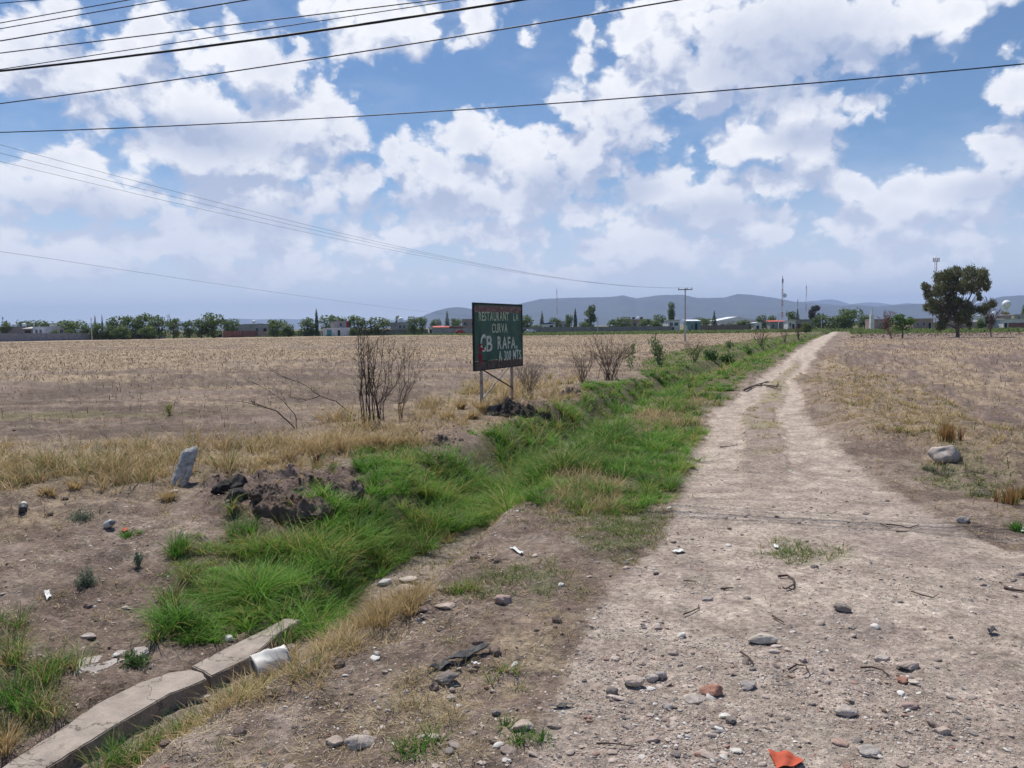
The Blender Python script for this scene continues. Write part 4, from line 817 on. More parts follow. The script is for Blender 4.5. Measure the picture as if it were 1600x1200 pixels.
# ---------------------------------------------------------------- roadside signboard
def signboard():
    TL0 = upg(754, 637); DL, DR = None, None
    D0 = math.hypot(TL0[0], TL0[1])
    Y0, Y1 = 21.3, 24.0                                  # near (left) and far (right) edges, metres ahead
    a = upY(740, 500, Y0); b = upY(814.4, 500, Y1)
    t = Vector((b[0]-a[0], b[1]-a[1], 0)); W = t.length; t.normalize(); n = Vector((t.y, -t.x, 0))
    def on(px, py):
        d = Vector(ray(px, py)); s = (Vector((a[0], a[1], 0)).dot(n))/(d.x*n.x+d.y*n.y); p = d*s; return ((p-Vector((a[0], a[1], 0))).dot(t), CZ+p.z)
    z0 = on(741, 577)[1]; z1 = on(740, 472)[1]; z0b = on(814.7, 571.5)[1]; z1b = on(814, 478.5)[1]
    zb, zt = (z0+z0b)/2, (z1+z1b)/2
    o = empty('signboard', (a[0], a[1], 0), 'weathered green painted restaurant signboard on two posts with crossed braces', 'signboard', rz=math.atan2(t.y, t.x))
    # local frame: x along the panel, -y towards the track, z up
    green = paint('sign_green', (.058, .118, .092), .7, .25, 2.2, (.095, .15, .125)); wood = paint('sign_bare_wood', (.13, .095, .08), .9, .35, 5, (.07, .05, .05))
    edge = paint('sign_edge', (.03, .035, .035), .8, .2); H = zt-zb
    MB().box(0, W, -.012, .012, zb+.13*H, zt-.02).build('panel', green, o)
    MB().box(0, W, -.014, .012, zb, zb+.125*H).build('bottom_board', wood, o)
    fr = MB().box(-.03, 0, -.03, .03, zb-.02, zt+.02).box(W, W+.03, -.03, .03, zb-.02, zt+.02).box(0, W, -.03, .03, zt-.019, zt+.02).box(0, W, -.03, .03, zb-.03, zb-.001); fr.box(W*.2, W*.22, .013, .06, zb, zt-.02).box(W*.78, W*.8, .013, .06, zb, zt-.02); fr.build('frame', edge, o)
    pk = paint('faded_pink_strip', (.25, .165, .16), .85, .35, 9, (.10, .11, .10)); MB().box(.03, W-.03, -.0165, -.0125, zt-.135*H, zt-.035*H).build('top_strip', pk, o)
    red = paint('sign_red', (.24, .075, .07), .8, .4, 14, (.16, .11, .105)); rs = random.Random(5); m = MB(); k = .10
    while k < W-.1:                                       # the worn row of red letters on the strip is past reading
        w_ = rs.uniform(.06, .12); zc = zt-.085*H
        for _ in range(3):
            x0 = k+rs.uniform(0, w_*.6); zz = zc+rs.uniform(-.03, .03)*H; m.box(x0, x0+rs.uniform(.02, .05), -.0195, -.017, zz-rs.uniform(.01, .03), zz+rs.uniform(.01, .035))
        k += w_+rs.uniform(.03, .06)
    m.build('worn_red_row', red, o)
    letter = paint('sign_letter', (.54, .59, .43), .75, .22, 12, (.30, .36, .26)); letter2 = paint('sign_letter_white', (.64, .66, .58), .75, .22, 12, (.38, .42, .35))
    def text(s, box, mat, bold=.012, jit=.012, k0=0, shear=0.0):
        (s0, b0), (s1, b1) = on(*box[0]), on(*box[1]); s0, s1 = min(s0, s1), max(s0, s1); zt_, zb_ = max(b0, b1), min(b0, b1)
        V, Fc = [], []; xcur = 0.0; rs = random.Random(len(s)+k0); glyphs = []
        for ch in s:
            if ch == ' ': xcur += .42; continue
            cu = bpy.data.curves.new('glyph', 'FONT'); cu.body = ch; cu.extrude = .02; cu.offset = bold; ob = bpy.data.objects.new('glyph', cu); COL.objects.link(ob)
            bpy.context.view_layer.update(); me = bpy.data.meshes.new_from_object(ob.evaluated_get(bpy.context.evaluated_depsgraph_get()))
            vv = np.array([v.co[:] for v in me.vertices]); ff = [tuple(p.vertices) for p in me.polygons]; bpy.data.objects.remove(ob); bpy.data.curves.remove(cu); bpy.data.meshes.remove(me)
            lo, hi = vv.min(0), vv.max(0); cap = .70 if ch not in '.,' else .70; wdt = (hi[0]-lo[0])
            vv[:, 0] -= lo[0]; vv[:, 0] += xcur; ang = rs.gauss(0, .02); vv[:, 1] = vv[:, 1]*(1+rs.gauss(0, jit))+rs.gauss(0, jit*.4)+(vv[:, 0]-xcur)*ang; vv[:, 0] += vv[:, 1]*shear
            glyphs.append((vv, ff)); xcur += wdt+.13
        tot = max(g[0][:, 0].max() for g in glyphs); sx = (s1-s0)/tot; sz = (zt_-zb_)/.73
        for vv, ff in glyphs:
            n0 = len(V); V += [(s0+x*sx, -.0165-z*.08, zb_+max(y, -.14)*sz) for x, y, z in vv]; Fc += [tuple(n0+i for i in f) for f in ff]
        me = bpy.data.meshes.new('lettering'); me.from_pydata(V, [], Fc); me.update(); return link('lettering', me, mat, o)
    Z = lambda x, y: (700+x/6.0, 450+y/6.0)
    text('RESTAURANT', (Z(283, 218), Z(565, 306)), letter); text('LA', (Z(608, 236), Z(656, 306)), letter, k0=1)
    text('CURVA', (Z(407, 330), Z(553, 416)), letter, k0=2)
    text('C', (Z(300, 436), Z(352, 590)), letter2, .03); text('B', (Z(356, 446), Z(411, 590)), letter2, .018)
    text('RAFA,', (Z(460, 457), Z(645, 560)), letter2, .018, .02, 3); text('A 300 MTS.', (Z(470, 590), Z(690, 662)), letter2, .014, .03, 4)
    # red scrawl over the lower corner
    m = MB(); rs = random.Random(9)
    for (u, v, r) in [(297, 525, 10), (292, 545, 12), (303, 560, 14), (318, 572, 12), (290, 580, 12), (300, 590, 10), (285, 625, 10), (292, 640, 12), (300, 655, 12), (293, 672, 10), (303, 688, 9), (308, 630, 8), (312, 648, 7), (376, 566, 6)]:
        s_, z_ = on(*Z(u, v)); q = r/6*.075
        for _ in range(3): x_ = s_+rs.uniform(-.5, .5)*q; zz = z_+rs.uniform(-.02, .02); m.box(x_-q*rs.uniform(.3, .8), x_+q*rs.uniform(.3, .8), -.0205, -.0188, zz-.012*rs.uniform(.5, 1.6), zz+.012*rs.uniform(.5, 1.6))
    m.build('red_scrawl', paint('scrawl_red', (.36, .03, .045), .7, .3, 12), o)
    m = MB()
    for _ in range(46): x_ = rs.uniform(.05, W-.1); zz = zb+.125*H+rs.uniform(-.01, .02); m.box(x_, x_+rs.uniform(.02, .09), -.0158, -.0145, zz-.02, zz+rs.uniform(0, .03))
    m.build('flaked_edge', edge, o)
    post = paint('post_rust_white', (.36, .31, .28), .8, .2, 6, (.20, .11, .08))
    pts = []
    for (tp, bp) in (((754.5, 577), (755, 640)), ((802, 572), (802.3, 634))):
        s_, _ = on(*tp); gx, gy = a[0]+t.x*s_, a[1]+t.y*s_; g = gz(gx, gy); pts.append((s_, g)); MB().box(s_-.035, s_+.035, .02, .085, g-.3, zt-.2).build('post', post, o)
    (sa, ga), (sb, gb) = pts; dk = paint('brace_dark', (.07, .06, .055), .7, .2, 5)
    MB().tube([(sa+.05, -.01+.02, zb-.03), (sb-.04, .0, gb+.32)], .022, 5).build('brace', dk, o); MB().tube([(sb-.12, .10, zb-.03), (sa+.05, .10, ga+.18)], .030, 5).build('brace', post, o)
signboard()

# ---------------------------------------------------------------- stones, kerb, slabs, litter
def icomesh(sub):
    import bmesh
    bm = bmesh.new(); bmesh.ops.create_icosphere(bm, subdivisions=sub, radius=1); V = np.array([v.co[:] for v in bm.verts]); Fc = np.array([[v.index for v in f.verts] for f in bm.faces]); bm.free(); return V, Fc
ICO3 = icomesh(4); ICO1 = icomesh(1); ICO2 = icomesh(2)
def n3(P, sc, seed): return (vnz(P[:, 0]*sc+3, P[:, 1]*sc+P[:, 2]*sc*.7, seed)+vnz(P[:, 1]*sc+9, P[:, 2]*sc-P[:, 0]*sc*.5, seed+1)+vnz(P[:, 2]*sc+5, P[:, 0]*sc+P[:, 1]*sc*.3, seed+2))/3-.5
def rockmesh(sx, sy, sz, seed, ang=.35, rough=.06):
    if ang > .45: rough = .12
    V, Fc = ICO3; V = V.copy(); rs = np.random.default_rng(seed)
    for _ in range(9):                                   # flatten facets
        d = rs.normal(size=3); d /= np.linalg.norm(d); c = rs.uniform(.55, .9); k = V @ d; m = k > c; V[m] -= np.outer((k[m]-c)*(.45+.5*min(1, ang*1.5)), d)
    V = V*(1+n3(V, 1.3, seed)*ang*1.9)[:, None]; V = V*(1+n3(V, 4, seed+4)*rough*4)[:, None]; V = V*(1+n3(V, 11, seed+7)*rough*.9)[:, None]
    V = V*[sx, sy, sz]; return npmesh('stone', V, Fc, None, True, 3)
def stonemat(n, c, d=None): return paint('stone_'+n, c, .92, .26, 11, d or (.40, .325, .28), .6, 0, 40)
SM = dict(grey=stonemat('grey', (.43, .375, .335)), pale=stonemat('pale', (.52, .46, .39)), dark=stonemat('dark', (.22, .19, .17)), red=stonemat('reddish', (.36, .19, .14)), tan=stonemat('tan', (.43, .35, .295)), pink=stonemat('pinkish', (.36, .265, .235)),
          blue=stonemat('bluegrey', (.36, .325, .30)), black=stonemat('black', (.035, .033, .032), (.07, .06, .055)), white=stonemat('white', (.58, .56, .53)))
def stone(px, py, w, mat, label, hr=.55, ar=.85, sink=.3, seed=None, name='stone', cat='stone', group=None, rot=0.0, ang=.35):
    p = G(px, py); D = math.hypot(p[0], p[1]); s = w/F*math.sqrt(D*D+CZ*CZ)/2; sd_ = seed or int(px*7+py)
    hr = hr*.85; me = rockmesh(s, s*ar, s*hr, sd_, ang); o = link(name, me, SM[mat]); sink = sink+.08; z = p[2]+s*hr*(1-2*sink)+.004
    o.location = (p[0], p[1]+s*ar*.6, z); o.rotation_euler = (random.uniform(-.12, .12), random.uniform(-.12, .12), rot or random.uniform(-.5, .5)); return tag(o, label, cat, group)
for a in [
 (1485, 722, 44, 'grey', 'large rounded grey boulder on the verge beside a reddish dry tuft', .80, .8, .14), (1193, 1008, 38, 'pale', 'pale tan peanut shaped cobble in the middle of the gravel', .5, .6, .15),
 (1320, 957, 23, 'dark', 'small dark rounded cobble alone on the bare road beyond the gravel', .6, .8, .12), (1116, 1089, 33, 'red', 'reddish brown egg shaped cobble near the grey angular stones', .6, .75, .14),
 (1325, 1120, 29, 'grey', 'grey cobble with a shaded lower edge between gravel and red cloth', .6, .8, .2), (1424, 1046, 34, 'tan', 'flat tan grey cobble leading a short row of stones on the road', .42, .7, .3),
 (1413, 1068, 15, 'red', 'small round reddish pebble touching a pale flat one', .7, .9, .2), (1430, 1069, 16, 'pale', 'pale flat pebble touching the small reddish one', .4, .7, .3), (1423, 1108, 28, 'pink', 'pinkish flat cobble below the short row of stones', .4, .6, .3),
 (1170, 1078, 26, 'blue', 'angular blue grey stone just beyond the reddish brown cobble', .55, .8, .2), (1088, 1098, 34, 'grey', 'broad flat grey slab stone beside the reddish brown cobble', .3, .8, .35), (992, 1074, 28, 'tan', 'angular tan stone at the start of the gravel patch', .7, .8, .15),
 (1018, 1066, 20, 'grey', 'grey angular stone between a tan one and a dark bluish one', .7, .8, .2), (1033, 1062, 19, 'blue', 'dark bluish angular stone at the end of a cluster of three', .8, .9, .15), (957, 1088, 18, 'dark', 'dark round stone by the grassy edge of the gravel', .8, .9, .15),
 (1105, 939, 18, 'blue', 'flat grey blue pebble on the smooth part of the road', .4, .7, .25), (1142, 1131, 17, 'dark', 'black glinting stone among pale gravel', .6, .8, .2), (1378, 1033, 24, 'grey', 'low grey stone casting a thin dark shadow mid road', .4, .6, .3),
 (1475, 1148, 22, 'tan', 'tan stone in the gravel patch nearest the road edge', .6, .8, .25), (1360, 1180, 28, 'blue', 'grey stone at the bottom edge of the gravel', .5, .8, .3), (1043, 1108, 16, 'blue', 'small blue grey stone below the cluster of three', .6, .8, .25),
 (560, 1172, 42, 'grey', 'broad smooth grey stone sunk in soil near the bottom edge', .5, .75, .3), (522, 1166, 26, 'tan', 'rough tan clod next to the broad smooth grey stone', .6, .8, .3), (695, 1070, 40, 'dark', 'dark flat stone with a small pebble beside it', .45, .7, .15), (707, 1082, 11, 'tan', 'small pebble beside the dark flat stone', .7, .8, .2), (705, 1096, 15, 'pale', 'pale pebble just below the dark flat stone', .7, .8, .2),
 (788, 944, 32, 'pink', 'pinkish stone half buried in the green patch', .65, .8, .25), (628, 932, 40, 'tan', 'large brown stone jutting from the ditch bank', .65, .8, .2), (638, 910, 26, 'pale', 'pale flat stone lying on the large brown one', .4, .7, .1), (600, 915, 24, 'white', 'whitish broken stone at the lip of the ditch', .6, .7, .2),
 (662, 956, 16, 'pink', 'pinkish pebble below the ditch bank stones', .7, .8, .2), (688, 924, 18, 'blue', 'grey oval pebble beside the ditch bank stones', .6, .7, .2), (655, 971, 18, 'grey', 'grey stone under the pinkish pebble', .5, .7, .3), (697, 950, 32, 'tan', 'wide tan stone sunk beside the pinkish pebble', .4, .6, .35),
 (817, 1142, 36, 'tan', 'flat tan slab stone with green grass at its foot', .45, .8, .3), (676, 1156, 17, 'pale', 'pale stone of a pair in the straw litter', .6, .8, .25), (658, 1156, 14, 'grey', 'grey stone of a pair in the straw litter', .6, .8, .25), (1404, 668, 15, 'pink', 'pink broken stone on the grassy verge', .7, .8, .2),
 (1509, 818, 17, 'blue', 'small blue grey stone on the verge by the road edge', .7, .9, .15), (525, 1002, 26, 'blue', 'dark blue grey stone in the dry tuft above the bucket', .6, .7, .2), (588, 1027, 14, 'pale', 'pale round pebble on the dark soil ridge', .8, .8, .2), (272, 770, 14, 'pale', 'pale stone at the foot of the broken post', .5, .7, .2),
 (315, 1095, 22, 'tan', 'tan stone in the ditch beside the cracked kerb', .5, .7, .25), (452, 1018, 22, 'grey', 'grey stone above the white bucket', .6, .7, .2), (357, 1002, 16, 'white', 'whitish stone beside the far kerb slab', .7, .8, .2), (344, 1066, 16, 'dark', 'dark wet stone where the kerb slabs meet', .6, .8, .2), (134, 998, 22, 'grey', 'grey stone above the broken slab', .4, .7, .3)]:
    stone(*a)
BG = 'black lumps of asphalt by the dug soil'
stone(346, 770, 34, 'black', 'smaller black asphalt lump behind the two big ones', .8, .8, .15, name='asphalt_lump', cat='asphalt lump', group=BG, ang=.7)
stone(371, 768, 34, 'black', 'upper black asphalt lump resting against the largest', .85, .8, .1, name='asphalt_lump', cat='asphalt lump', group=BG, ang=.6)
stone(366, 787, 48, 'black', 'largest black asphalt lump, in front of the other two', .6, .7, .15, name='asphalt_lump', cat='asphalt lump', group=BG, ang=.5)

ICO6 = icomesh(6)
def heap(px, py, w, hr, ar, col, label, seed, dirt):
    p = G(px, py); s = w/F*math.hypot(p[0], p[1])/2; V, Fc = ICO6; V = V.copy(); V = V*(1+n3(V, 1.5, seed)*.8)[:, None]; V[:, :2] *= (1+.35*(fbm(V[:, 0], V[:, 1], 3.0, 3, seed)-.5))[:, None]; V = V*[s, s*ar, s*hr]; up_ = np.clip(V[:, 2]/(s*hr), 0, 1); V[:, 2] += up_*(s*.55*(fbm(V[:, 0]/s, V[:, 1]/s, 2.6, 2, seed+3)-.5)+s*.34*np.abs(fbm(V[:, 0]/s, V[:, 1]/s, 6.5, 3, seed+4)-.5)*2)
    o = link('soil_heap', npmesh('soil_heap', V, Fc, None, True, 3), paint('turned_soil_'+str(seed), col, .95, .35, 8, dirt, .9, 0, 35)); o.location = (p[0], p[1]+s*ar*.4, p[2]-s*hr*.12); tag(o, label, 'soil heap')
heap(812, 650, 92, .34, .6, (.045, .037, .034), 'charred soil heap at the foot of the signboard, black with the board shadow painted in', 1, (.10, .08, .07))  # black tone is part charring, part the sign's cast shadow put into the colour
heap(890, 622, 70, .22, .7, (.17, .13, .105), 'low brown soil heap with dry straw between the black heap and the bushes', 2, (.28, .21, .14))
heap(455, 812, 105, .30, .8, (.115, .082, .066), 'lumpy brown spoil heap between the asphalt lumps and the ditch grass', 3, (.19, .145, .12)); heap(520, 772, 90, .24, .8, (.10, .072, .06), 'dark turned soil heap behind the brown spoil heap, by the dry grass', 4, (.19, .145, .12))
heap(415, 772, 70, .22, .8, (.12, .088, .072), 'small soil heap just past the asphalt lumps', 5, (.20, .155, .13)); heap(690, 692, 80, .20, .8, (.15, .112, .09), 'pale brown soil heap between the dry grass and the ditch below the sign', 6, (.22, .17, .14))
import bmesh
def slab(name, pts, z, th, mat, label, cat, group=None, bevel=.007, jit=.0025, tilt=(0, 0), kind=None):
    P = [upz(px, py, z)[:2] for px, py in pts]; Q = []
    for i in range(len(P)):
        a, b = P[i], P[(i+1) % len(P)]; L = np.hypot(*(b-a)); n = max(1, int(L/.05))
        for k in range(n): q = a+(b-a)*k/n; Q.append(q+(rng.normal(size=2)*jit if k else 0))
    bm = bmesh.new(); c = np.mean(Q, 0); vs = [bm.verts.new((q[0]-c[0], q[1]-c[1], 0)) for q in Q]; f = bm.faces.new(vs)
    if f.normal.z < 0: f.normal_flip()
    r = bmesh.ops.extrude_face_region(bm, geom=[f]); dn = [v for v in r['geom'] if isinstance(v, bmesh.types.BMVert)]; bmesh.ops.translate(bm, verts=dn, vec=(0, 0, -th))
    bmesh.ops.recalc_face_normals(bm, faces=bm.faces)
    top = [e for e in bm.edges if all(v.co.z > -1e-6 for v in e.verts)]
    bmesh.ops.bevel(bm, geom=top, offset=bevel, segments=2, affect='EDGES'); bmesh.ops.triangulate(bm, faces=[f_ for f_ in bm.faces if len(f_.verts) > 4])
    for v in bm.verts:
        if v.co.z < -.005: v.co.x += random.gauss(0, jit*.6); v.co.y += random.gauss(0, jit*.6)
    me = bpy.data.meshes.new(name); bm.to_mesh(me); bm.free(); o = link(name, me, mat, None, (c[0], c[1], z)); o.rotation_euler = (tilt[0], tilt[1], 0); return tag(o, label, cat, group, kind)
KERB = paint('old_concrete', (.315, .265, .225), .92, .26, 5, (.19, .15, .125), .7, 0, 26)
def crackle(m, sc=2.2, depth=.7):
    nt = m.node_tree; b = nt.nodes['Principled BSDF']; tcn = nt.nodes.new('ShaderNodeTexCoord'); v = tcn.outputs['Object']; src = b.inputs['Base Color'].links[0].from_socket
    wv = vnode(nt, 'ADD', v, vnode(nt, 'MULTIPLY', noise(nt, v, 6, 5, .65, out='Color'), (.35, .35, .35))); vo = nt.nodes.new('ShaderNodeTexVoronoi'); vo.feature = 'DISTANCE_TO_EDGE'; vo.inputs['Scale'].default_value = sc; nt.links.new(wv, vo.inputs['Vector'])
    fine = maprange(nt, noise(nt, v, 90, 4, .7), .35, .62, 0, .45); c = mixc(nt, fine, src, (.42, .37, .33)); c = mixc(nt, maprange(nt, noise(nt, v, 2.2, 5, .7, .8), .52, .66, 0, .65), c, (.17, .13, .105))
    c = mixc(nt, maprange(nt, vo.outputs['Distance'], .004, .022, depth, 0), c, (.06, .048, .04)); nt.links.new(c, b.inputs['Base Color'])
crackle(KERB)
slab('concrete_kerb', [(-160, 1320), (-60, 1245), (19, 1187), (78, 1150), (150, 1100), (219, 1066), (266, 1050), (298, 1046), (317, 1051), (323, 1060), (300, 1071), (266, 1083), (175, 1136), (72, 1200), (-20, 1262), (-90, 1310)], -.215, .34, KERB, 'worn concrete kerb with a cracked face and a rounded broken end', 'kerb', 'concrete kerbs along the ditch')
slab('concrete_kerb', [(300, 1040), (359, 1009), (406, 987), (445, 966), (470, 968), (431, 992), (394, 1026), (330, 1056), (318, 1048)], -.232, .34, KERB, 'farther kerb length running into the tall green grass', 'kerb', 'concrete kerbs along the ditch')
SL = paint('slab_concrete', (.36, .325, .305), .9, .12, 5, (.28, .25, .23), .35, 0, 30)
def gslab(pts, dz, th, label, tilt):
    p = G(*pts[0]); zz = max(G(*q)[2] for q in pts)+dz; slab('concrete_slab', pts, zz, th, SL, label, 'slab', 'broken slab behind the kerb', .008, .006, tilt)
gslab([(110, 1040), (118, 1018), (140, 1010), (170, 1006), (200, 1009), (196, 1030), (165, 1045), (140, 1054), (116, 1055)], -.02, .09, 'larger piece of broken concrete slab beside a dark tussock', (-.03, .02))
gslab([(184, 998), (218, 990), (226, 1003), (232, 1020), (214, 1032), (204, 1010)], -.025, .09, 'smaller tilted piece of broken slab touching the green grass', (-.05, -.05))
gslab([(470, 1108), (500, 1080), (520, 1068), (530, 1072), (505, 1096), (478, 1112)], -.05, .06, 'thin stone slab edge in the slope near the bucket', (-.1, .1)) if False else None
# leaning broken post
def brokenpost():
    p = G(277, 760); D = math.hypot(p[0], p[1]); s = D/F; H = 60*s; r = 11.5*s; n = 28; m = MB(); V = []
    for i in range(n+1):
        t = i/n; z = t*H; rr = r*(1.02-.10*t)*(1 if t < .9 else 1-.55*((t-.9)/.1)**2); 
        for j in range(20):
            g = 2*math.pi*j/20; sq = 1/max(abs(math.cos(g)), abs(math.sin(g)))**.9; q = rr*sq*.92*(1+.16*(float(vnz(np.array([j*.9+i*.5]), np.array([i*.8]), 31)[0])-.5)+.10*(float(vnz(np.array([g*2.0+i*.35]), np.array([t*7.0]), 3)[0])-.5)+.12*(float(vnz(np.array([g*.9]), np.array([t*3.0]), 8)[0])-.5)); V.append((q*math.cos(g), q*math.sin(g), z+(t > .8)*(t-.8)*5*.06*(float(vnz(np.array([g*1.3]), np.array([5.]), 12)[0])-.3+.5*math.cos(g))))
    m.v = V; m.f = [(i*20+j, i*20+(j+1) % 20, (i+1)*20+(j+1) % 20, (i+1)*20+j) for i in range(n) for j in range(20)]+[tuple(n*20+j for j in range(20))]
    o = m.build('broken_post', paint('whitewashed_stone', (.40, .395, .385), .9, .42, 10, (.10, .09, .085), 1.0, 0, 26), None, True); o.location = (p[0], p[1], p[2]-.03); o.rotation_euler = (math.radians(-4), math.radians(21), .5)
    tag(o, 'leaning broken whitewashed stone post at the edge of the dry grass', 'post')
brokenpost()
# white bucket lying in the ditch
def bucket():
    p = G(424, 1062); M = Matrix.Translation((p[0]-.01, p[1]+.05, p[2]+.10)) @ Matrix.Rotation(math.radians(33), 4, 'Z') @ Matrix.Rotation(math.radians(78), 4, 'Y') @ Matrix.Scale(.98, 4)
    o = empty('white_bucket', (p[0], p[1], p[2]), 'white plastic bucket lying split on its side in the ditch', 'bucket'); wm = paint('bucket_plastic', (.66, .65, .62), .75, .1, 10, (.46, .40, .35)); inv = Matrix.Translation(-Vector((p[0], p[1], p[2])))
    V = []; Fc = []; n = 30; rows = 10
    for side, off in ((0, 0), (1, -.006)):
        for i in range(rows+1):
            for j in range(n+1):
                g = math.radians(30)+math.radians(300)*j/n; r = .095+.02*i/rows+off; z = -.13+.26*i/rows; w_ = .012*math.sin(g*2+i*.4)+.009*math.sin(g*5+i*.9)+.006*math.sin(i*2.1+g*3); q = M @ Vector(((r+w_)*math.cos(g), (r-w_)*math.sin(g)*.93, -z)); V.append(tuple(q))
    N = (rows+1)*(n+1)
    for side in (0, 1):
        for i in range(rows):
            for j in range(n): k = side*N+i*(n+1)+j; f = (k, k+1, k+n+2, k+n+1); Fc.append(f if side else tuple(reversed(f)))
    for i in range(rows):
        for j in (0, n): k = i*(n+1)+j; Fc.append((k, k+n+1, N+k+n+1, N+k))
    for i in (0, rows):
        for j in range(n): k = i*(n+1)+j; Fc.append((k, k+1, N+k+1, N+k))
    m = MB(); m.v = [tuple(inv @ Vector(v)) for v in V]; m.f = Fc; m.build('body', wm, o, True)
    m = MB(); m.tube([inv @ M @ Vector((.122*math.cos(g), .113*math.sin(g), -.125)) for g in np.linspace(math.radians(32), math.radians(328), 26)], .007, 6).build('rim', wm, o, True)
    m = MB(); m.lathe([(0, .0), (.093, 0), (.095, .006), (0, .006)], (0, 0, .124), 26, inv @ M); m.build('bottom', wm, o, True)
    f = MB(); fl = [(-.10, -.03, .03), (-.055, -.06, .035), (-.05, -.075, -.075), (-.105, -.05, -.08)]; th = Vector((.004, .006, 0)); f.v = [tuple(Vector(q)) for q in fl]+[tuple(Vector(q)+th) for q in fl]; f.f = [(0, 1, 2, 3), (7, 6, 5, 4), (0, 4, 5, 1), (1, 5, 6, 2), (2, 6, 7, 3), (3, 7, 4, 0)]; f.build('torn_flap', wm, o)
bucket()
def sheet(name, pts, mat, label, cat, amp=.02, lift=.01, th=.003, nseg=14, seed=1, group=None):
    """crumpled thin piece lying on the ground: corner pixels in order (4)"""
    C = [G(*q) for q in pts]; V = []; c0 = sum(C)/4
    for i in range(nseg+1):
        for j in range(nseg+1):
            u, v = i/nseg, j/nseg; ue = np.clip(u+.07*(vnz(np.array([v*6.]), np.array([seed*1.]), 3)[0]-.5)*(1 if u in (0, 1) else .3), -.1, 1.1)
            q = (C[0]*(1-ue)+C[1]*ue)*(1-v)+(C[3]*(1-ue)+C[2]*ue)*v; z = amp*(fbm(np.array([q[0]]), np.array([q[1]]), 14, 3, seed)[0]+.25*math.sin(u*9+v*5+seed))
            V.append((q[0]-c0[0], q[1]-c0[1], gz(q[0], q[1])+lift+z-c0[2]))
    n = len(V); V += [(x, y, z-th) for x, y, z in V]; Fc = []
    for i in range(nseg):
        for j in range(nseg): k = i*(nseg+1)+j; Fc += [(k, k+nseg+1, k+nseg+2, k+1), (n+k, n+k+1, n+k+nseg+2, n+k+nseg+1)]
    m = MB(); m.v = V; m.f = Fc; o = m.build(name, mat, None, True, tuple(c0)); return tag(o, label, cat, group)
sheet('red_cloth', [(1200, 1177), (1238, 1181), (1256, 1197), (1214, 1206)], paint('brick_red_cloth', (.42, .085, .045), .8, .15, 12, (.30, .06, .035)), 'brick red cloth scrap crumpled at the bottom edge of the road', 'cloth', .022, .006, nseg=26)
BLK = paint('black_rubber', (.045, .045, .048), .6, .2, 10, (.09, .085, .08)); WP = paint('white_scrap', (.62, .62, .61), .6, .08, 6)
sheet('rubber_strip', [(694, 1040), (735, 1020), (768, 1015), (716, 1040)], BLK, 'long dark curved strip of rubber lying in the straw', 'rubber strip', .05, .02, .008, seed=3)
sheet('rubber_strip', [(664, 1052), (690, 1040), (712, 1040), (680, 1050)], BLK, 'short dark rubber strip between the long one and the grass', 'rubber strip', .04, .01, .008, seed=4)
sheet('dark_scrap', [(1540, 990), (1550, 987), (1560, 991), (1546, 995)], BLK, 'small folded black scrap on the pale road', 'scrap', .03, .012, .006, seed=5)
sheet('plastic_strip', [(856, 1107), (880, 1104), (902, 1103), (878, 1109)], BLK, 'thin black plastic strip on the straw litter', 'scrap', .02, .01, .006, seed=6)
for i, (q, l) in enumerate([([(1050, 863), (1062, 860), (1072, 863), (1058, 867)], 'white paper scrap at the wire shadow across the road'), ([(68, 926), (76, 925), (81, 934), (73, 940)], 'white torn scrap on the bare earth bank'), ([(796, 858), (803, 858), (818, 866), (813, 868)], 'narrow white stick like scrap above the green patch'),
    ([(736, 1040), (745, 1039), (752, 1042), (742, 1043)], 'thin white sliver below the long rubber strip'), ([(1207, 855), (1212, 854), (1217, 858), (1212, 859)], 'tiny white scrap in the grass crossing the road'), ([(1594, 828), (1603, 827), (1606, 833), (1596, 834)], 'white scrap on the verge at the frame edge'), ([(190, 829), (197, 826), (201, 831), (193, 834)], 'orange scrap next to a small green tuft')]):
    sheet('litter_scrap', q, paint('orange_scrap', (.40, .11, .055), .8, .2) if 'orange' in l else WP, l, 'litter', .02, .012, .003, 6, 10+i)
def bottle(px, py, s, label, mat, cap, name, cat, rot):
    p = G(px, py); o = empty(name, (p[0], p[1], p[2]+.03), label, cat); o.rotation_euler = rot
    MB().lathe([(0, 0), (.035*s, 0), (.038*s, .02*s), (.038*s, .10*s), (.03*s, .12*s), (.022*s, .125*s)], (0, 0, -.03), 16).build('body', mat, o, True); MB().lathe([(.025*s, .12*s), (.027*s, .15*s), (0, .152*s)], (0, 0, -.03), 16).build('cap', cap, o, True)
bottle(168, 824, 1.2, 'small pale plastic jar on the rubble of the bank', paint('jar_plastic', (.5, .5, .5), .3, .1), paint('grey_cap', (.2, .2, .2), .6), 'plastic_jar', 'jar', (math.radians(68), math.radians(15), .8))
bottle(36, 800, 1.3, 'white and black bottle lying on the earth near the frame edge', BLK, WP, 'plastic_bottle', 'bottle', (math.radians(-75), math.radians(-20), .4))
p = G(494, 724); MB_c = MB().lathe([(0, 0), (.06, 0), (.06, .012), (.056, .016), (.056, .14), (.06, .144), (.06, .15), (.05, .15), (.05, .03), (0, .03)], (0, 0, 0), 16).build('rusty_can', paint('rust', (.12, .05, .035), .9, .3, 14, (.06, .03, .025)), None, False, (p[0], p[1], p[2]-.01)); tag(MB_c, 'small rust brown can standing in the dry grass', 'can')
STK = paint('dead_wood', (.085, .062, .052), .9, .3, 12)
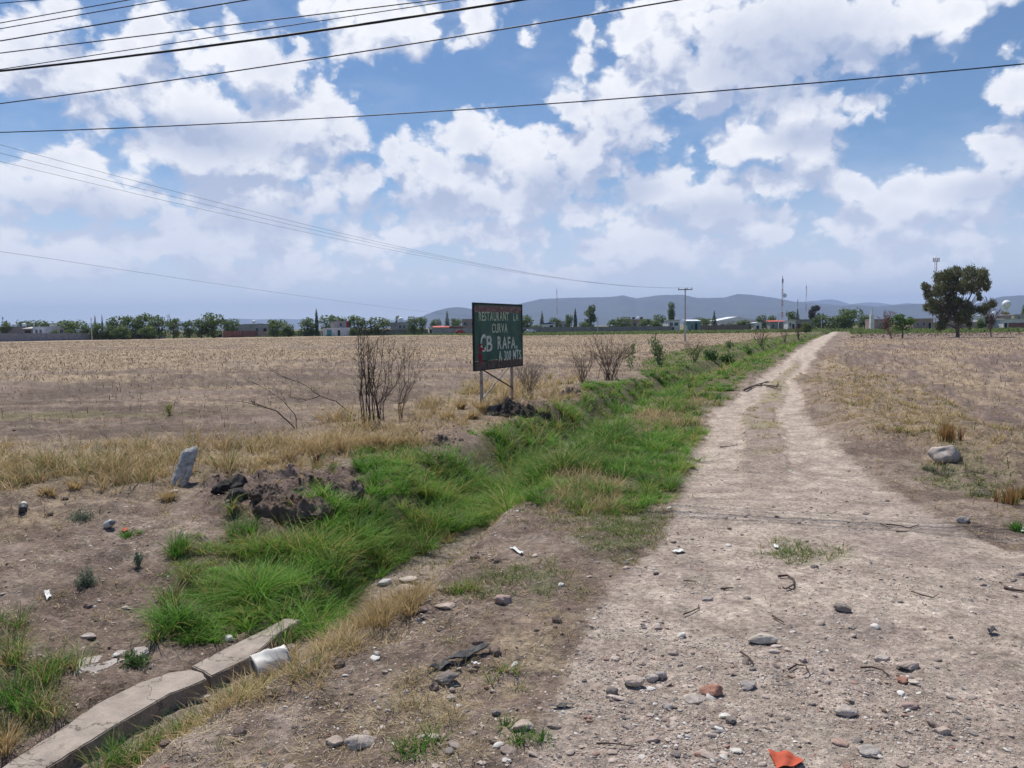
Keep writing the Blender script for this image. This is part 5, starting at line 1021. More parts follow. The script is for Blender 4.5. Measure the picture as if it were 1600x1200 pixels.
def stick(pts, r, label, lift=.012, name='dead_stick', mat=None, tw=()):
    Q = [G(*q) for q in pts]; c = Q[0]; f = [(q[0]-c[0], q[1]-c[1], q[2]-c[2]+lift+random.uniform(0, .012)) for q in Q]; m = MB(); m.tube(f, list(np.linspace(r, r*.5, len(f))), 6)
    for T in tw: Q2 = [G(*q) for q in T]; m.tube([(q[0]-c[0], q[1]-c[1], q[2]-c[2]+lift+.01*k) for k, q in enumerate(Q2)], list(np.linspace(r*.7, r*.3, len(Q2))), 5)
    o = m.build(name, mat or STK, None, True, tuple(c)); tag(o, label, 'stick', 'dead sticks scattered on the road')
stick([(1216, 903), (1230, 902), (1240, 908), (1240, 917), (1228, 923), (1222, 922)], .010, 'hooked dark stick in the middle of the near road'); stick([(1230, 921), (1243, 925)], .007, 'short stub beside the hooked dark stick')
stick([(1068, 964), (1080, 959), (1091, 953), (1092, 948)], .006, 'bent twig on the smooth sand by the grassy edge'); stick([(1126, 922), (1146, 922)], .009, 'short straight twig above the bent twig'); stick([(1068, 911), (1088, 912)], .007, 'thin twig near the grey blue pebble')
stick([(1207, 966), (1216, 971), (1225, 976)], .008, 'short dark stick between the road cobbles'); stick([(1424, 927), (1440, 934), (1458, 936), (1466, 933)], .006, 'long curved twig on the pale far side of the near road'); stick([(1570, 920), (1585, 924), (1602, 927)], .014, 'thick dark stick at the frame edge')
stick([(1157, 1024), (1168, 1030), (1176, 1038), (1172, 1044)], .008, 'curled dark stick beside the pale cobble'); stick([(1232, 1050), (1244, 1043), (1258, 1044), (1264, 1054), (1255, 1060)], .006, 'looped twig in the gravel past the pale cobble'); stick([(1345, 1048), (1362, 1046), (1378, 1050), (1390, 1060)], .007, 'crooked twig between gravel stones')
stick([(932, 1168), (950, 1167), (968, 1169), (992, 1171)], .005, 'thin pale twig along the bottom gravel'); stick([(1163, 612), (1178, 605), (1195, 604), (1213, 606), (1216, 600)], .035, 'heap of dead branches lying across the grass strip of the track', .05, tw=([(1185, 605), (1198, 598), (1208, 601)], [(1170, 607), (1190, 601), (1204, 600)], [(1195, 604), (1213, 610), (1221, 613)]))
stick([(1384, 822), (1404, 823), (1420, 827), (1436, 822)], .009, 'wavy dark twig near the far edge of the road'); stick([(1125, 700), (1140, 699), (1152, 696)], .010, 'thin dark stick on the pale wheel track'); stick([(1400, 832), (1418, 833)], .009, 'short twig beside the wavy one')
stick([(1375, 820), (1388, 826)], .008, 'tiny twig touching the wavy one on its near side')

# ---------------------------------------------------------------- bare shrubs, bushes and weeds
TW = paint('burnt_twigs', (.062, .044, .037), .9, .3, 10); TWR = paint('brown_twigs', (.115, .075, .058), .9, .3, 10); TWG = paint('grey_twigs', (.20, .165, .14), .9, .3, 10)
def growth(m, pts, r0, rs, twigs=8, tl=.35, depth=1, up=.5, spread=.6):
    pts = [Vector(p) for p in pts]; F_ = []
    for a, b in zip(pts[:-1], pts[1:]):
        for k in range(3): F_.append(a.lerp(b, k/3)+Vector((rs.gauss(0, .012), rs.gauss(0, .012), 0)))
    F_.append(pts[-1]); n = len(F_); m.tube(F_, [r0*(1-.75*i/(n-1)) for i in range(n)], 5, False)
    for _ in range(twigs):
        i = rs.randint(int(n*.3), n-1); p = F_[i]; d = (F_[min(i+1, n-1)]-F_[max(i-1, 0)]).normalized(); d = (d+Vector((rs.gauss(0, spread), rs.gauss(0, spread), rs.uniform(-.1, .6)*up))).normalized(); L = tl*rs.uniform(.5, 1.3); q = [p]
        for k in range(3): d = (d+Vector((rs.gauss(0, .18), rs.gauss(0, .18), .08*up))).normalized(); q.append(q[-1]+d*L/3)
        m.tube(q, [r0*.34, r0*.26, r0*.18, r0*.10], 4, False)
        if depth > 0:
            for _ in range(3):
                k = rs.randint(1, 3); dd = (d+Vector((rs.gauss(0, .7), rs.gauss(0, .7), rs.uniform(-.1, .6)))).normalized(); m.tube([q[k], q[k]+dd*L*.25, q[k]+dd*L*.5+Vector((0, 0, .02))], [r0*.2, r0*.14, r0*.08], 3, False)
def shrub(base, stems, r, label, mat, seed, twigs=8, tl=.35, name='bare_shrub', cat='shrub', dj=.3, depth=1):
    """base pixel on the ground; each stem is a list of pixels from its foot, laid out around the base distance"""
    rs = random.Random(seed); p = G(*base); m = MB()
    for st in stems:
        yy = p[1]+rs.gauss(0, dj*.35); P = []
        for k, q in enumerate(st): v = upY(q[0], q[1], yy+rs.gauss(0, dj*.25)*k); P.append(Vector((v[0]-p[0], v[1]-p[1], v[2]-p[2])))
        P[0].z = min(P[0].z, -.02+gz(P[0].x+p[0], P[0].y+p[1])-p[2]) if P[0].z < .35 else P[0].z
        growth(m, P, r*rs.uniform(.7, 1.2), rs, twigs, tl, depth)
    o = m.build(name, mat, None, False, tuple(p)); return tag(o, label, cat)
st = []
rs = random.Random(3)
for (bx, tx, ty) in [(566, 556, 535), (568, 563, 522), (570, 566, 530), (573, 569, 515), (576, 574, 526), (578, 580, 540), (583, 577, 523), (587, 585, 545), (592, 590, 530), (594, 600, 520), (580, 560, 545)]:
    st.append([(bx, 657), (bx-3+rs.gauss(0, 2), 620), ((bx+tx)/2-2+rs.gauss(0, 3), 580), (tx, ty)])
shrub((578, 660), st, .016, 'burnt leafless shrub, dense bundle of dark upright stems in the dry grass', TW, 3, 15, .34)
st = []
for (bx, tx, ty) in [(594, 600, 560), (596, 615, 548), (598, 628, 570), (592, 636, 565), (597, 607, 530)]: st.append([(bx, 657), (bx+rs.gauss(0, 3), 630), ((bx+tx)/2+6, 600), (tx, ty)])
for (bx, tx, ty) in [(626, 648, 535), (628, 655, 560), (625, 632, 548), (627, 640, 540), (624, 618, 560), (626, 658, 575)]: st.append([(bx, 650), (bx+4+rs.gauss(0, 3), 632), ((bx+tx)/2+4, 600), (tx, ty)])
shrub((612, 658), st, .011, 'thinner brown leafless shrub spreading beside the burnt one', TWR, 4, 20, .30)
shrub((466, 668), [[(466, 667), (460, 647), (442, 627), (422, 612), (395, 597)], [(463, 664), (432, 642), (410, 635), (377, 627)]], .017, 'two bare branches leaning out low over the stubble field', TW, 5, 9, .35, 'bare_branches', 'branch')
shrub((556, 650), [[(556, 648), (525, 627), (500, 619), (475, 600), (450, 592), (425, 580)], [(500, 619), (480, 625), (465, 624)]], .017, 'long bare branch reaching sideways from the foot of the burnt shrub', TW, 6, 9, .35, 'bare_branches', 'branch')
def fan(px, py, w, h, n, seed, r=.008): 
    rs = random.Random(seed); return [[(px+rs.gauss(0, w*.07), py), (px+(k/(n-1)-.5)*w*.55+rs.gauss(0, 2), py-h*.5), (px+(k/(n-1)-.5)*w*1.0+rs.gauss(0, 2), py-h*rs.uniform(.65, 1))] for k in range(n)]
shrub((910, 600), fan(910, 598, 38, 46, 24, 1), .009, 'small reddish dry bush beside the larger twiggy one', TWR, 11, 8, .3, 'dry_bush', 'bush'); shrub((953, 594), fan(953, 592, 78, 60, 38, 2), .010, 'large domed twiggy dry bush between the signboard and the ditch', TWR, 12, 15, .32, 'dry_bush', 'bush')
shrub((826, 618), fan(826, 616, 46, 48, 34, 4), .008, 'greyish wiry bush just past the signboard posts', TWG, 13, 8, .3, 'dry_bush', 'bush'); shrub((1085, 566), fan(1085, 564, 30, 26, 14, 5), .015, 'low brown bush at the head of the green ditch stretch', TWR, 14, 6, .5, 'dry_bush', 'bush')
shrub((1190, 542), fan(1190, 540, 22, 22, 14, 6), .02, 'dark brown bush at the field edge beyond the utility pole', TWR, 15, 6, .8, 'dry_bush', 'bush'); shrub((1226, 534), fan(1226, 531, 20, 18, 12, 7), .02, 'brown bush in a row near the end of the field', TWR, 16, 6, .9, 'dry_bush', 'bush'); shrub((1247, 529), fan(1247, 526, 16, 16, 12, 8), .025, 'last brown bush beside the dark green one', TWR, 17, 6, 1.0, 'dry_bush', 'bush')
shrub((148, 686), [[(182, 712), (176, 700), (165, 682), (155, 672)]], .008, 'thin crooked dead stem in the dry grass band', TW, 18, 3, .2, 'dead_weed', 'weed')
def leafy(px, py, w, h, n, c0, c1, label, seed, size=.03, droop=.3, name='weed', cat='weed', stems=6, group=None):
    p = G(px, py); D = math.hypot(p[0], p[1]); W_ = w/F*D; H_ = h/F*D; rs = np.random.default_rng(seed); o = empty(name, tuple(p), label, cat, group); k = rs.integers(0, stems, n); a = rs.uniform(0, 6.28, stems); tx = np.cos(a)*W_*.45*rs.uniform(.2, 1, stems); ty = np.sin(a)*W_*.45*rs.uniform(.2, 1, stems); th = rs.uniform(.6, 1, stems)*H_
    t = rs.uniform(.1, 1, n)**.8; P = np.stack([tx[k]*t**1.3, ty[k]*t**1.3, th[k]*t], 1)+rs.normal(size=(n, 3))*size*1.1*(W_/.3)**.3; P[:, 2] = np.maximum(P[:, 2], .005)
    if stems >= 10 and cat == 'weed': q_ = rs.normal(size=(n, 3)); q_ /= np.linalg.norm(q_, axis=1)[:, None]; q_[:, 2] = np.abs(q_[:, 2]); P = q_*(rs.uniform(.1, 1, n)**.5)[:, None]*(1+.35*np.sin(q_[:, :1]*5+seed)+.2*rs.normal(size=(n, 1)))*[W_*.5, W_*.5, H_*.8]; P[:, 2] = np.maximum(P[:, 2], .004)
    u = rs.uniform(0, 1, n)[:, None]
    V, Q, C = leafquads(P, None, size*.45, size, lerp(np.array([c0]), np.array([c1]), u), droop); me = npmesh('foliage', V, Q, C); me.materials.append(LEAF); f = bpy.data.objects.new('foliage', me); COL.objects.link(f); f.parent = o
    m = MB(); [m.tube([(0, 0, -.02), (tx[i]*.4, ty[i]*.4, th[i]*.5), (tx[i], ty[i], th[i]*.95)], [size*.14, size*.10, size*.05], 4, False) for i in range(stems)]; m.build('stem', TWG, o); return o
GG = ((.075, .10, .07), (.16, .19, .13)); DG = ((.04, .08, .025), (.10, .17, .05))
leafy(127, 812, 38, 20, 900, *GG, 'grey green leafy weed on the rubble bank', 1, .012, stems=16); leafy(135, 912, 32, 24, 900, *GG, 'dark grey green weed lower on the bare bank', 2, .012, stems=14); leafy(216, 886, 18, 22, 160, *GG, 'sparse pale weed halfway down the bank', 3, .02, .6)
leafy(210, 1040, 34, 24, 420, *DG, 'broad leaved green weed beside the broken slab', 4, .016, stems=10); leafy(985, 578, 26, 48, 230, (.09, .13, .05), (.19, .24, .10), 'tall leafy stalk plant standing above the ditch', 5, .07, .55, 'stalk_plant', 'plant', 3)
leafy(1030, 572, 38, 46, 480, (.05, .085, .035), (.13, .18, .07), 'bushy dark green reeds standing above the ditch', 6, .08, .75, 'reed_clump', 'plant', 9); leafy(1136, 571, 24, 13, 700, (.025, .055, .02), (.06, .11, .035), 'dark green shrub hanging over the ditch', 7, .10, .2, 'green_shrub', 'shrub', 12); leafy(1110, 562, 22, 11, 450, (.03, .07, .02), (.07, .13, .04), 'low green shrub next to the darkest one on the ditch', 8, .10, .2, 'green_shrub', 'shrub', 10)
leafy(1170, 552, 9, 11, 130, (.04, .08, .03), (.09, .15, .05), 'small upright green shrub on the ditch edge past the pair', 9, .12, .4, 'green_shrub', 'shrub', 6); leafy(1140, 545, 8, 11, 110, (.05, .09, .035), (.10, .16, .06), 'slight green shrub at the field side of the ditch', 10, .12, .5, 'green_shrub', 'shrub', 6)
leafy(265, 648, 18, 16, 220, (.16, .17, .06), (.30, .29, .11), 'single yellow green tuft alone in the dark stubble', 12, .03, .7, 'field_weed', 'weed', 7)

# ---------------------------------------------------------------- grass, stubble, straw and gravel
def sector(n, r0, r1, law='r', half=46, az0=0):
    a = np.radians(az0)+np.radians(rng.uniform(-half, half, n)); u = rng.uniform(0, 1, n)
    if law == 'r': r = r0+(r1-r0)*u
    elif law == 'inv': r = 1/(1/r0+(1/r1-1/r0)*u)
    elif law == 'log': r = r0*(r1/r0)**u
    else: r = np.sqrt(r0*r0+(r1*r1-r0*r0)*u)
    return r*np.sin(a), r*np.cos(a)
def blades(name, P, h, w, az, lean, bend, col, nseg=3, mat=None, label=None, flat=None, tip=None):
    n = len(P); r = np.hypot(P[:, 0], P[:, 1]); w = np.maximum(w, .00085*r); t = np.linspace(0, 1, nseg+1)[None, :, None]
    d = np.stack([np.cos(az), np.sin(az), np.zeros(n)], 1)[:, None]; ph = az+np.pi/2+rng.normal(0, .7, n); s = np.stack([np.cos(ph), np.sin(ph), np.zeros(n)], 1)[:, None]
    H = h[:, None, None]; B = bend[:, None, None]; up = H*t*(1-.42*np.minimum(B, 1.6)*t); C = P[:, None]+d*(lean[:, None, None]*H*t+B*H*t*t*.8)
    C = C+np.concatenate([np.zeros((n, nseg+1, 2)), np.broadcast_to(up, (n, nseg+1, 1))], 2); wd = (w/2)[:, None, None]*(1-.9*t**1.7)
    V = np.stack([C-s*wd, C+s*wd], 2).reshape(-1, 3); b = (np.arange(n)*(nseg+1)*2)[:, None]+np.arange(nseg)[None]*2; b = b.reshape(-1)
    Q = np.stack([b, b+1, b+3, b+2], 1); cc = np.repeat(col[:, None], (nseg+1)*2, 1)
    if tip is not None: tt = np.repeat(t**1.5, 2, 1).reshape(1, -1, 1); cc = cc*(1-tt*tip[1])+np.array(tip[0])[None, None]*tt*tip[1]
    me = npmesh(name, V, Q, cc.reshape(-1, 3)); o = link(name, me, mat or GRASSM); return tag(o, kind='stuff')
GRASSM = tintmat('grass_blades', .42, .55); STRAWM = tintmat('dry_straw', .25, .7)
def mixcol(n, a, b, k=None): u = rng.uniform(0, 1, n)[:, None] if k is None else k[:, None]; return lerp(np.array([a]), np.array([b]), u)
def clumps(cx, cy_, per, rad):
    """blade roots round clump centres, with outward azimuth"""
    n = len(cx); k = np.repeat(np.arange(n), per); a = rng.uniform(0, 2*np.pi, len(k)); q = np.abs(rng.normal(0, 1, len(k)))*rad[k]; x = cx[k]+np.cos(a)*q; y = cy_[k]+np.sin(a)*q
    return k, x, y, a
# lush green grass of the ditch
def ditch_grass():
    for (nn, r0, r1, law, per, rad, hh) in ((9500, 4.2, 13, 'log', 60, .075, .40), (17000, 12, 40, 'log', 30, .12, .44), (46000, 36, 175, 'log', 9, .28, .46)):
        x, y = sector(nn, r0, r1, law); M = masks(x, y)
        dry = np.clip(M['dry1']+M['dry2']+M['dry3'], 0, 1); pr = M['green']*(1-.75*dry)*(.25+.75*sst(.36, .52, fbm(x, y, 2.0, 3, 101)))*(1-.85*np.clip(M['soil1']+M['soil2'], 0, 1))
        bed = (1-sst(.12, .34, np.abs(M['d']+.03)))*(sst(16, 18, y)*(1-sst(24, 26, y))*.95+(1-sst(6.0, 6.8, y))); pr = pr*(1-np.clip(bed, 0, 1))
        k = rng.uniform(0, 1, nn) < pr*.8; x, y = x[k], y[k]; M = {q: v[k] for q, v in M.items()}
        if len(x) == 0: continue
        hv = hh*lerp(.35, 1.35, sst(.25, .75, fbm(x, y, 1.9, 3, 111)))*rng.uniform(.65, 1.2, len(x)); tone = .6*fbm(x, y, .9, 3, 115)+.4*rng.uniform(0, 1, len(x)); hv *= np.where(M['d'] < 0, lerp(1.0, .42, sst(.6, 1.7, -M['d'])), lerp(1.0, .5, sst(1.0, 2.6, M['d'])))
        kk, bx, by, a = clumps(x, y, per, np.full(len(x), rad*.55)); z = Hfull(bx, by); n = len(bx)
        h = hv[kk]*rng.uniform(.45, 1.2, n); g = np.clip(tone[kk]*2.0-.5+rng.normal(0, .16, n), 0, 1)
        col = mixcol(n, (.026, .105, .016), (.170, .365, .048), g); yb = rng.uniform(0, 1, n) < (.07+.32*(fbm(bx, by, 2.1, 2, 121) > .57)); col[yb] = mixcol(int(yb.sum()), (.32, .27, .07), (.50, .41, .16))
        blades('ditch_grass', np.stack([bx, by, z-.01], 1), h, rng.uniform(.005, .011, n), a+rng.normal(0, .35, n), rng.uniform(.05, .6, n), rng.uniform(.35, 1.5, n), col, 4 if r0 < 10 else 3, tip=((.42, .42, .13), .12))
ditch_grass()
def dry_grass():
    for (nn, r0, r1, per, rad) in ((11500, 4.2, 16, 22, .045), (30000, 14, 60, 13, .09)):
        x, y = sector(nn, r0, r1, 'log'); M = masks(x, y); dry = np.clip(M['dry1']+M['dry2']+M['dry3'], 0, 1); tx = sst(.38, .58, fbm(x, y, 1.4, 3, 131))
        pr = np.clip(M['straw']*(.04+.96*sst(.47, .62, fbm(x, y, 1.4, 3, 131)))*.62+M['vergeR']*(.1+.9*tx)*.4+M['slope']*sst(.4, .55, fbm(x, y, 2.2, 3, 133))*.7+dry*.5+M['green']*.05+M['soil1']*.04+M['soil3_shade']*.05, 0, 1)*(1-M['road'])
        k = rng.uniform(0, 1, nn) < pr; x, y = x[k], y[k]; M = masks(x, y); hh = .08+.34*M['straw']*sst(.2, .8, fbm(x, y, 1.2, 3, 137))*1.3+.07*M['slope']+.10*np.clip(M['dry1']+M['dry2'], 0, 1)+.05*M['vergeR']
        kk, bx, by, a = clumps(x, y, per, np.full(len(x), rad)); n = len(bx); h = hh[kk]*rng.uniform(.35, 1.4, n)
        col = mixcol(n, (.36, .25, .12), (.66, .51, .29)); gb = rng.uniform(0, 1, n) < lerp(.03, .30, (fbm(bx, by, 1.3, 2, 139) > .55)*1.0); col[gb] = mixcol(int(gb.sum()), (.13, .17, .05), (.26, .28, .09))
        blades('dry_grass', np.stack([bx, by, Hfull(bx, by)-.01], 1), h, rng.uniform(.003, .006, n), a, rng.uniform(.1, .7, n), rng.uniform(.1, 1.0, n), col, 3, STRAWM)
dry_grass()
def short_grass():
    x, y = sector(70000, 3.6, 60, 'log'); M = masks(x, y); pt = sst(.46, .62, fbm(x, y, 1.9, 4, 151))
    g = np.clip(M['sg1']*.8+M['sg2']*1.0+M['sg3']*.75+M['sg4']*.6+M['weedL']*.9, 0, 1)*sst(.36, .5, fbm(x, y, 4.5, 3, 153)); y1 = M['dryfore']*.35*pt+.05*pt*(1-M['road'])+M['median']*.35*pt*sst(12, 18, M['r'])+M['vergeR']*.15+.10*M['fieldR']*pt*(1-sst(25, 50, M['r']))
    edge = sst(-.05, .3, inpoly(x, y, POLY['green'], 1.6))*(1-M['green'])*.32*(M['d'] > 0)*(1-.85*M['road'])
    pr = np.clip(g+y1+edge, 0, 1)*(1-.96*M['road']*(1-M['median'])*(1-M['sg3'])); k = rng.uniform(0, 1, len(x)) < pr; x, y = x[k], y[k]; gk = g[k]+edge[k]; kk, bx, by, a = clumps(x, y, 9, np.full(len(x), .03)); n = len(bx)
    isg = rng.uniform(0, 1, n) < np.clip(gk[kk]*1.1+.12, 0, .85); col = np.where(isg[:, None], mixcol(n, (.07, .12, .03), (.19, .25, .07)), mixcol(n, (.34, .26, .13), (.52, .42, .24)))
    blades('short_grass', np.stack([bx, by, Hfull(bx, by)-.004], 1), rng.uniform(.02, .085, n)*(1+.6*masks(bx, by)['weedL']), rng.uniform(.0025, .005, n), a, rng.uniform(.2, 1.0, n), rng.uniform(.1, 1, n), col, 2)
short_grass()
def tussocks():
    """dense separate tussocks on the bank, the slope and the verge"""
    T = [(20, 1035, .34, 'm'), (60, 1065, .32, 'm'), (100, 1040, .22, 'm'), (15, 1110, .30, 'g'), (60, 1120, .26, 'm'), (15, 975, .2, 'm'), (20, 1165, .2, 'd'), (272, 862, .26, 'g'), (300, 905, .25, 'm'), (265, 945, .26, 'm'), (330, 940, .3, 'm'), (290, 985, .25, 'g'), (385, 838, .26, 'g'), (200, 838, .12, 'g'), (440, 1010, .28, 'm'), (470, 990, .24, 'm'),
         (500, 960, .26, 'g'), (540, 930, .26, 'g'), (455, 800, .2, 'd'), (720, 925, .15, 'm'), (735, 918, .12, 'm'), (620, 960, .22, 'd'), (590, 975, .24, 'd'), (560, 990, .22, 'd'), (640, 945, .2, 'd'), (530, 1010, .18, 'd'), (350, 1110, .16, 'm'), (300, 1140, .18, 'm'), (250, 1165, .18, 'm'), (215, 1185, .18, 'g'), (385, 1090, .14, 'm'), (170, 1200, .2, 'm'),
         (775, 1060, .09, 'm'), (645, 1175, .09, 'g'), (815, 1150, .08, 'g'), (1478, 690, .34, 'r'), (1490, 685, .28, 'r'), (1575, 785, .24, 'r'), (1592, 780, .2, 'r'), (1455, 735, .12, 'q'), (1480, 740, .1, 'q'), (1530, 775, .1, 'q'), (1590, 830, .12, 'g'), (525, 735, .18, 'm'), (500, 745, .15, 'm'), (70, 770, .16, 'd'), (120, 765, .2, 'd'), (690, 845, .2, 'd'), (650, 865, .2, 'd'), (265, 780, .18, 'd'), (420, 725, .26, 'd'), (445, 720, .3, 'd'), (190, 740, .3, 'd'), (230, 745, .28, 'd'),
         (40, 740, .26, 'd'), (350, 735, .25, 'd'), (560, 700, .34, 'd'), (600, 700, .34, 'd'), (630, 695, .3, 'd'), (520, 690, .3, 'd'), (720, 640, .4, 'd'), (750, 640, .45, 'd'), (700, 655, .35, 'd'), (735, 655, .35, 'd'), (590, 755, .3, 'g'), (565, 735, .3, 'g'), (1130, 583, .4, 'd')]
    x = []; y = []; h = []; kd = []
    for (px, py, hh, c) in T:
        p = G(px, py)
        for _ in range(5): x.append(p[0]+rng.normal()*.06); y.append(p[1]+rng.normal()*.06); h.append(hh*rng.uniform(.75, 1.1)); kd.append(c)
    x = np.array(x); y = np.array(y); h = np.array(h); kd = np.array(kd); kk, bx, by, a = clumps(x, y, 34, np.full(len(x), .035)); n = len(bx); K = kd[kk]; u = rng.uniform(0, 1, n)
    col = np.zeros((n, 3)); mg = (K == 'g') | ((K == 'm') & (u < .6)) | ((K == 'r') & (u < .12)) | ((K == 'q') & (u < .85)); col[mg] = mixcol(int(mg.sum()), (.045, .13, .022), (.16, .33, .05)); col[~mg] = mixcol(int((~mg).sum()), (.33, .23, .10), (.56, .43, .23))
    rr = (K == 'r') & ~mg; col[rr] = mixcol(int(rr.sum()), (.25, .13, .055), (.42, .25, .11)); qq = K == 'q'; col[qq] = mixcol(int(qq.sum()), (.10, .12, .075), (.20, .21, .13))
    blades('tussock_grass', np.stack([bx, by, Hfull(bx, by)-.01], 1), h[kk]*rng.uniform(.5, 1.2, n), rng.uniform(.004, .007, n), a+rng.normal(0, .3, n), np.where(K == 'r', .05, .2)*rng.uniform(.2, 2, n), np.where(K == 'r', .25, .8)*rng.uniform(.3, 1.3, n), col, 4)
tussocks()
def stubble():
    n0 = 480000; x, y = sector(n0, 7, 215, 'r', 46); M = masks(x, y); r = M['r']; strk = 0.5*fbm(x*.35, y*1.6, .55, 4, 81)+.5*fbm(x*.2+y*.1, y*.5, .25, 3, 83)
    p = sst(.34, .64, strk+lerp(-.08, .13, sst(12, 90, r))-.06*M['darkL']); u = x*.93-y*.37; v = x*.37+y*.93; sr = 0.55*fbm(u*1.3, v*.25, .5, 4, 91)+.45*fbm(x, y, .22, 3, 93); pr = sst(.40, .60, sr+lerp(-.03, .07, sst(25, 80, r)))
    xa = np.arctan2(x, y); right = (xa > .405); lim = np.where(right, 118, lerp(238, 190, sst(-.15, .05, xa))); q = np.clip(M['fieldL']*(.16+.84*p)+M['fieldR']*(.08+.6*pr), 0, 1)*(y < lim)*(1-.45*sst(60, 140, r))*(.35+.65*sst(.4, .6, fbm(x, y, 3.0, 2, 165)))
    q = q*(1-.7*(.35+.65*M['darkL'])*sst(.50, .62, fbm(x*.5, y*1.5, .7, 4, 87, .6))*(1-sst(28, 60, r))*M['fieldL']); k = rng.uniform(0, 1, n0) < q; x, y, r = x[k], y[k], r[k]; n = len(x); dark = rng.uniform(0, 1, n) < .22; col = mixcol(n, (.27, .20, .13), (.52, .42, .29)); col[dark] = mixcol(int(dark.sum()), (.12, .095, .075), (.22, .17, .13))
    lying = rng.uniform(0, 1, n) < .5; h = rng.uniform(.04, .14, n); lean = np.where(lying, rng.uniform(2, 7, n), rng.uniform(0, .5, n)); h = np.where(lying, h*.35, h)
    o = blades('field_stubble', np.stack([x, y, Hfull(x, y)-.005], 1), h, rng.uniform(.005, .014, n)*(1+.4*sst(10, 60, r)), rng.uniform(0, 6.28, n), lean, rng.uniform(0, .5, n), col, 2, STRAWM)
    # upright dead stalks
    x, y = sector(2600, 9, 90, 'r'); M = masks(x, y); k = (rng.uniform(0, 1, len(x)) < M['fieldL']+.5*M['fieldR']); x, y = x[k], y[k]; n = len(x)
    blades('dead_stalks_litter', np.stack([x, y, Hfull(x, y)-.02], 1), rng.uniform(.10, .32, n), rng.uniform(.006, .011, n), rng.uniform(0, 6.28, n), rng.uniform(0, .35, n), rng.uniform(0, .4, n), mixcol(n, (.09, .07, .055), (.26, .19, .13)), 2, STRAWM)
stubble()
def crops():
    x, y = sector(60000, 118, 300, 'r', 44); M = masks(x, y); r = M['r']; xa = np.arctan2(x, y); e1 = y+6*(fbm(x, y, .08, 3, 97)-.5)
    ok = np.where(xa > .405, e1 > 150, e1 > lerp(240, 192, sst(-.15, .05, xa)))*(1-M['road']) > rng.uniform(0, 1, len(x)); soil = (xa > .405) & (e1 > 117) & (e1 < 152); k = ok | (soil & (rng.uniform(0, 1, len(x)) < .3)); x, y = x[k], y[k]; s = soil[k]; n = len(x)
    col = mixcol(n, (.08, .125, .035), (.19, .23, .085)); col[s] = mixcol(int(s.sum()), (.16, .13, .09), (.30, .24, .16)); blades('crop_plants', np.stack([x, y, Hfull(x, y)], 1), rng.uniform(.25, .7, n)*np.where(s, .5, 1), rng.uniform(.2, .4, n), rng.uniform(0, 6.28, n), rng.uniform(.1, .8, n), rng.uniform(.1, .6, n), col, 2)['kind'] = 'stuff'
crops()
def straw_litter():
    x, y = sector(120000, 3.3, 32, 'log'); M = masks(x, y); pt = sst(.44, .60, fbm(x, y, 2.3, 4, 171)); pr = np.clip(.09+.42*pt+M['dryfore']*.8*pt+M['slope']*.5+M['straw']*.4+M['soil1']*.15, 0, 1)*(1-.93*M['road']*(1-.4*M['median']*pt))*(1-.5*M['green'])
    k = rng.uniform(0, 1, len(x)) < pr; x, y = x[k], y[k]; n = len(x); col = mixcol(n, (.34, .26, .15), (.60, .50, .33)); dk = rng.uniform(0, 1, n) < .2; col[dk] = mixcol(int(dk.sum()), (.09, .07, .055), (.20, .15, .11))
    blades('straw_litter', np.stack([x, y, Hfull(x, y)+.004], 1), np.full(n, .012)*rng.uniform(.3, 1.6, n), rng.uniform(.002, .0045, n), rng.uniform(0, 6.28, n), rng.uniform(2, 7, n), rng.uniform(-1, 1.5, n), col, 2, STRAWM)
straw_litter()
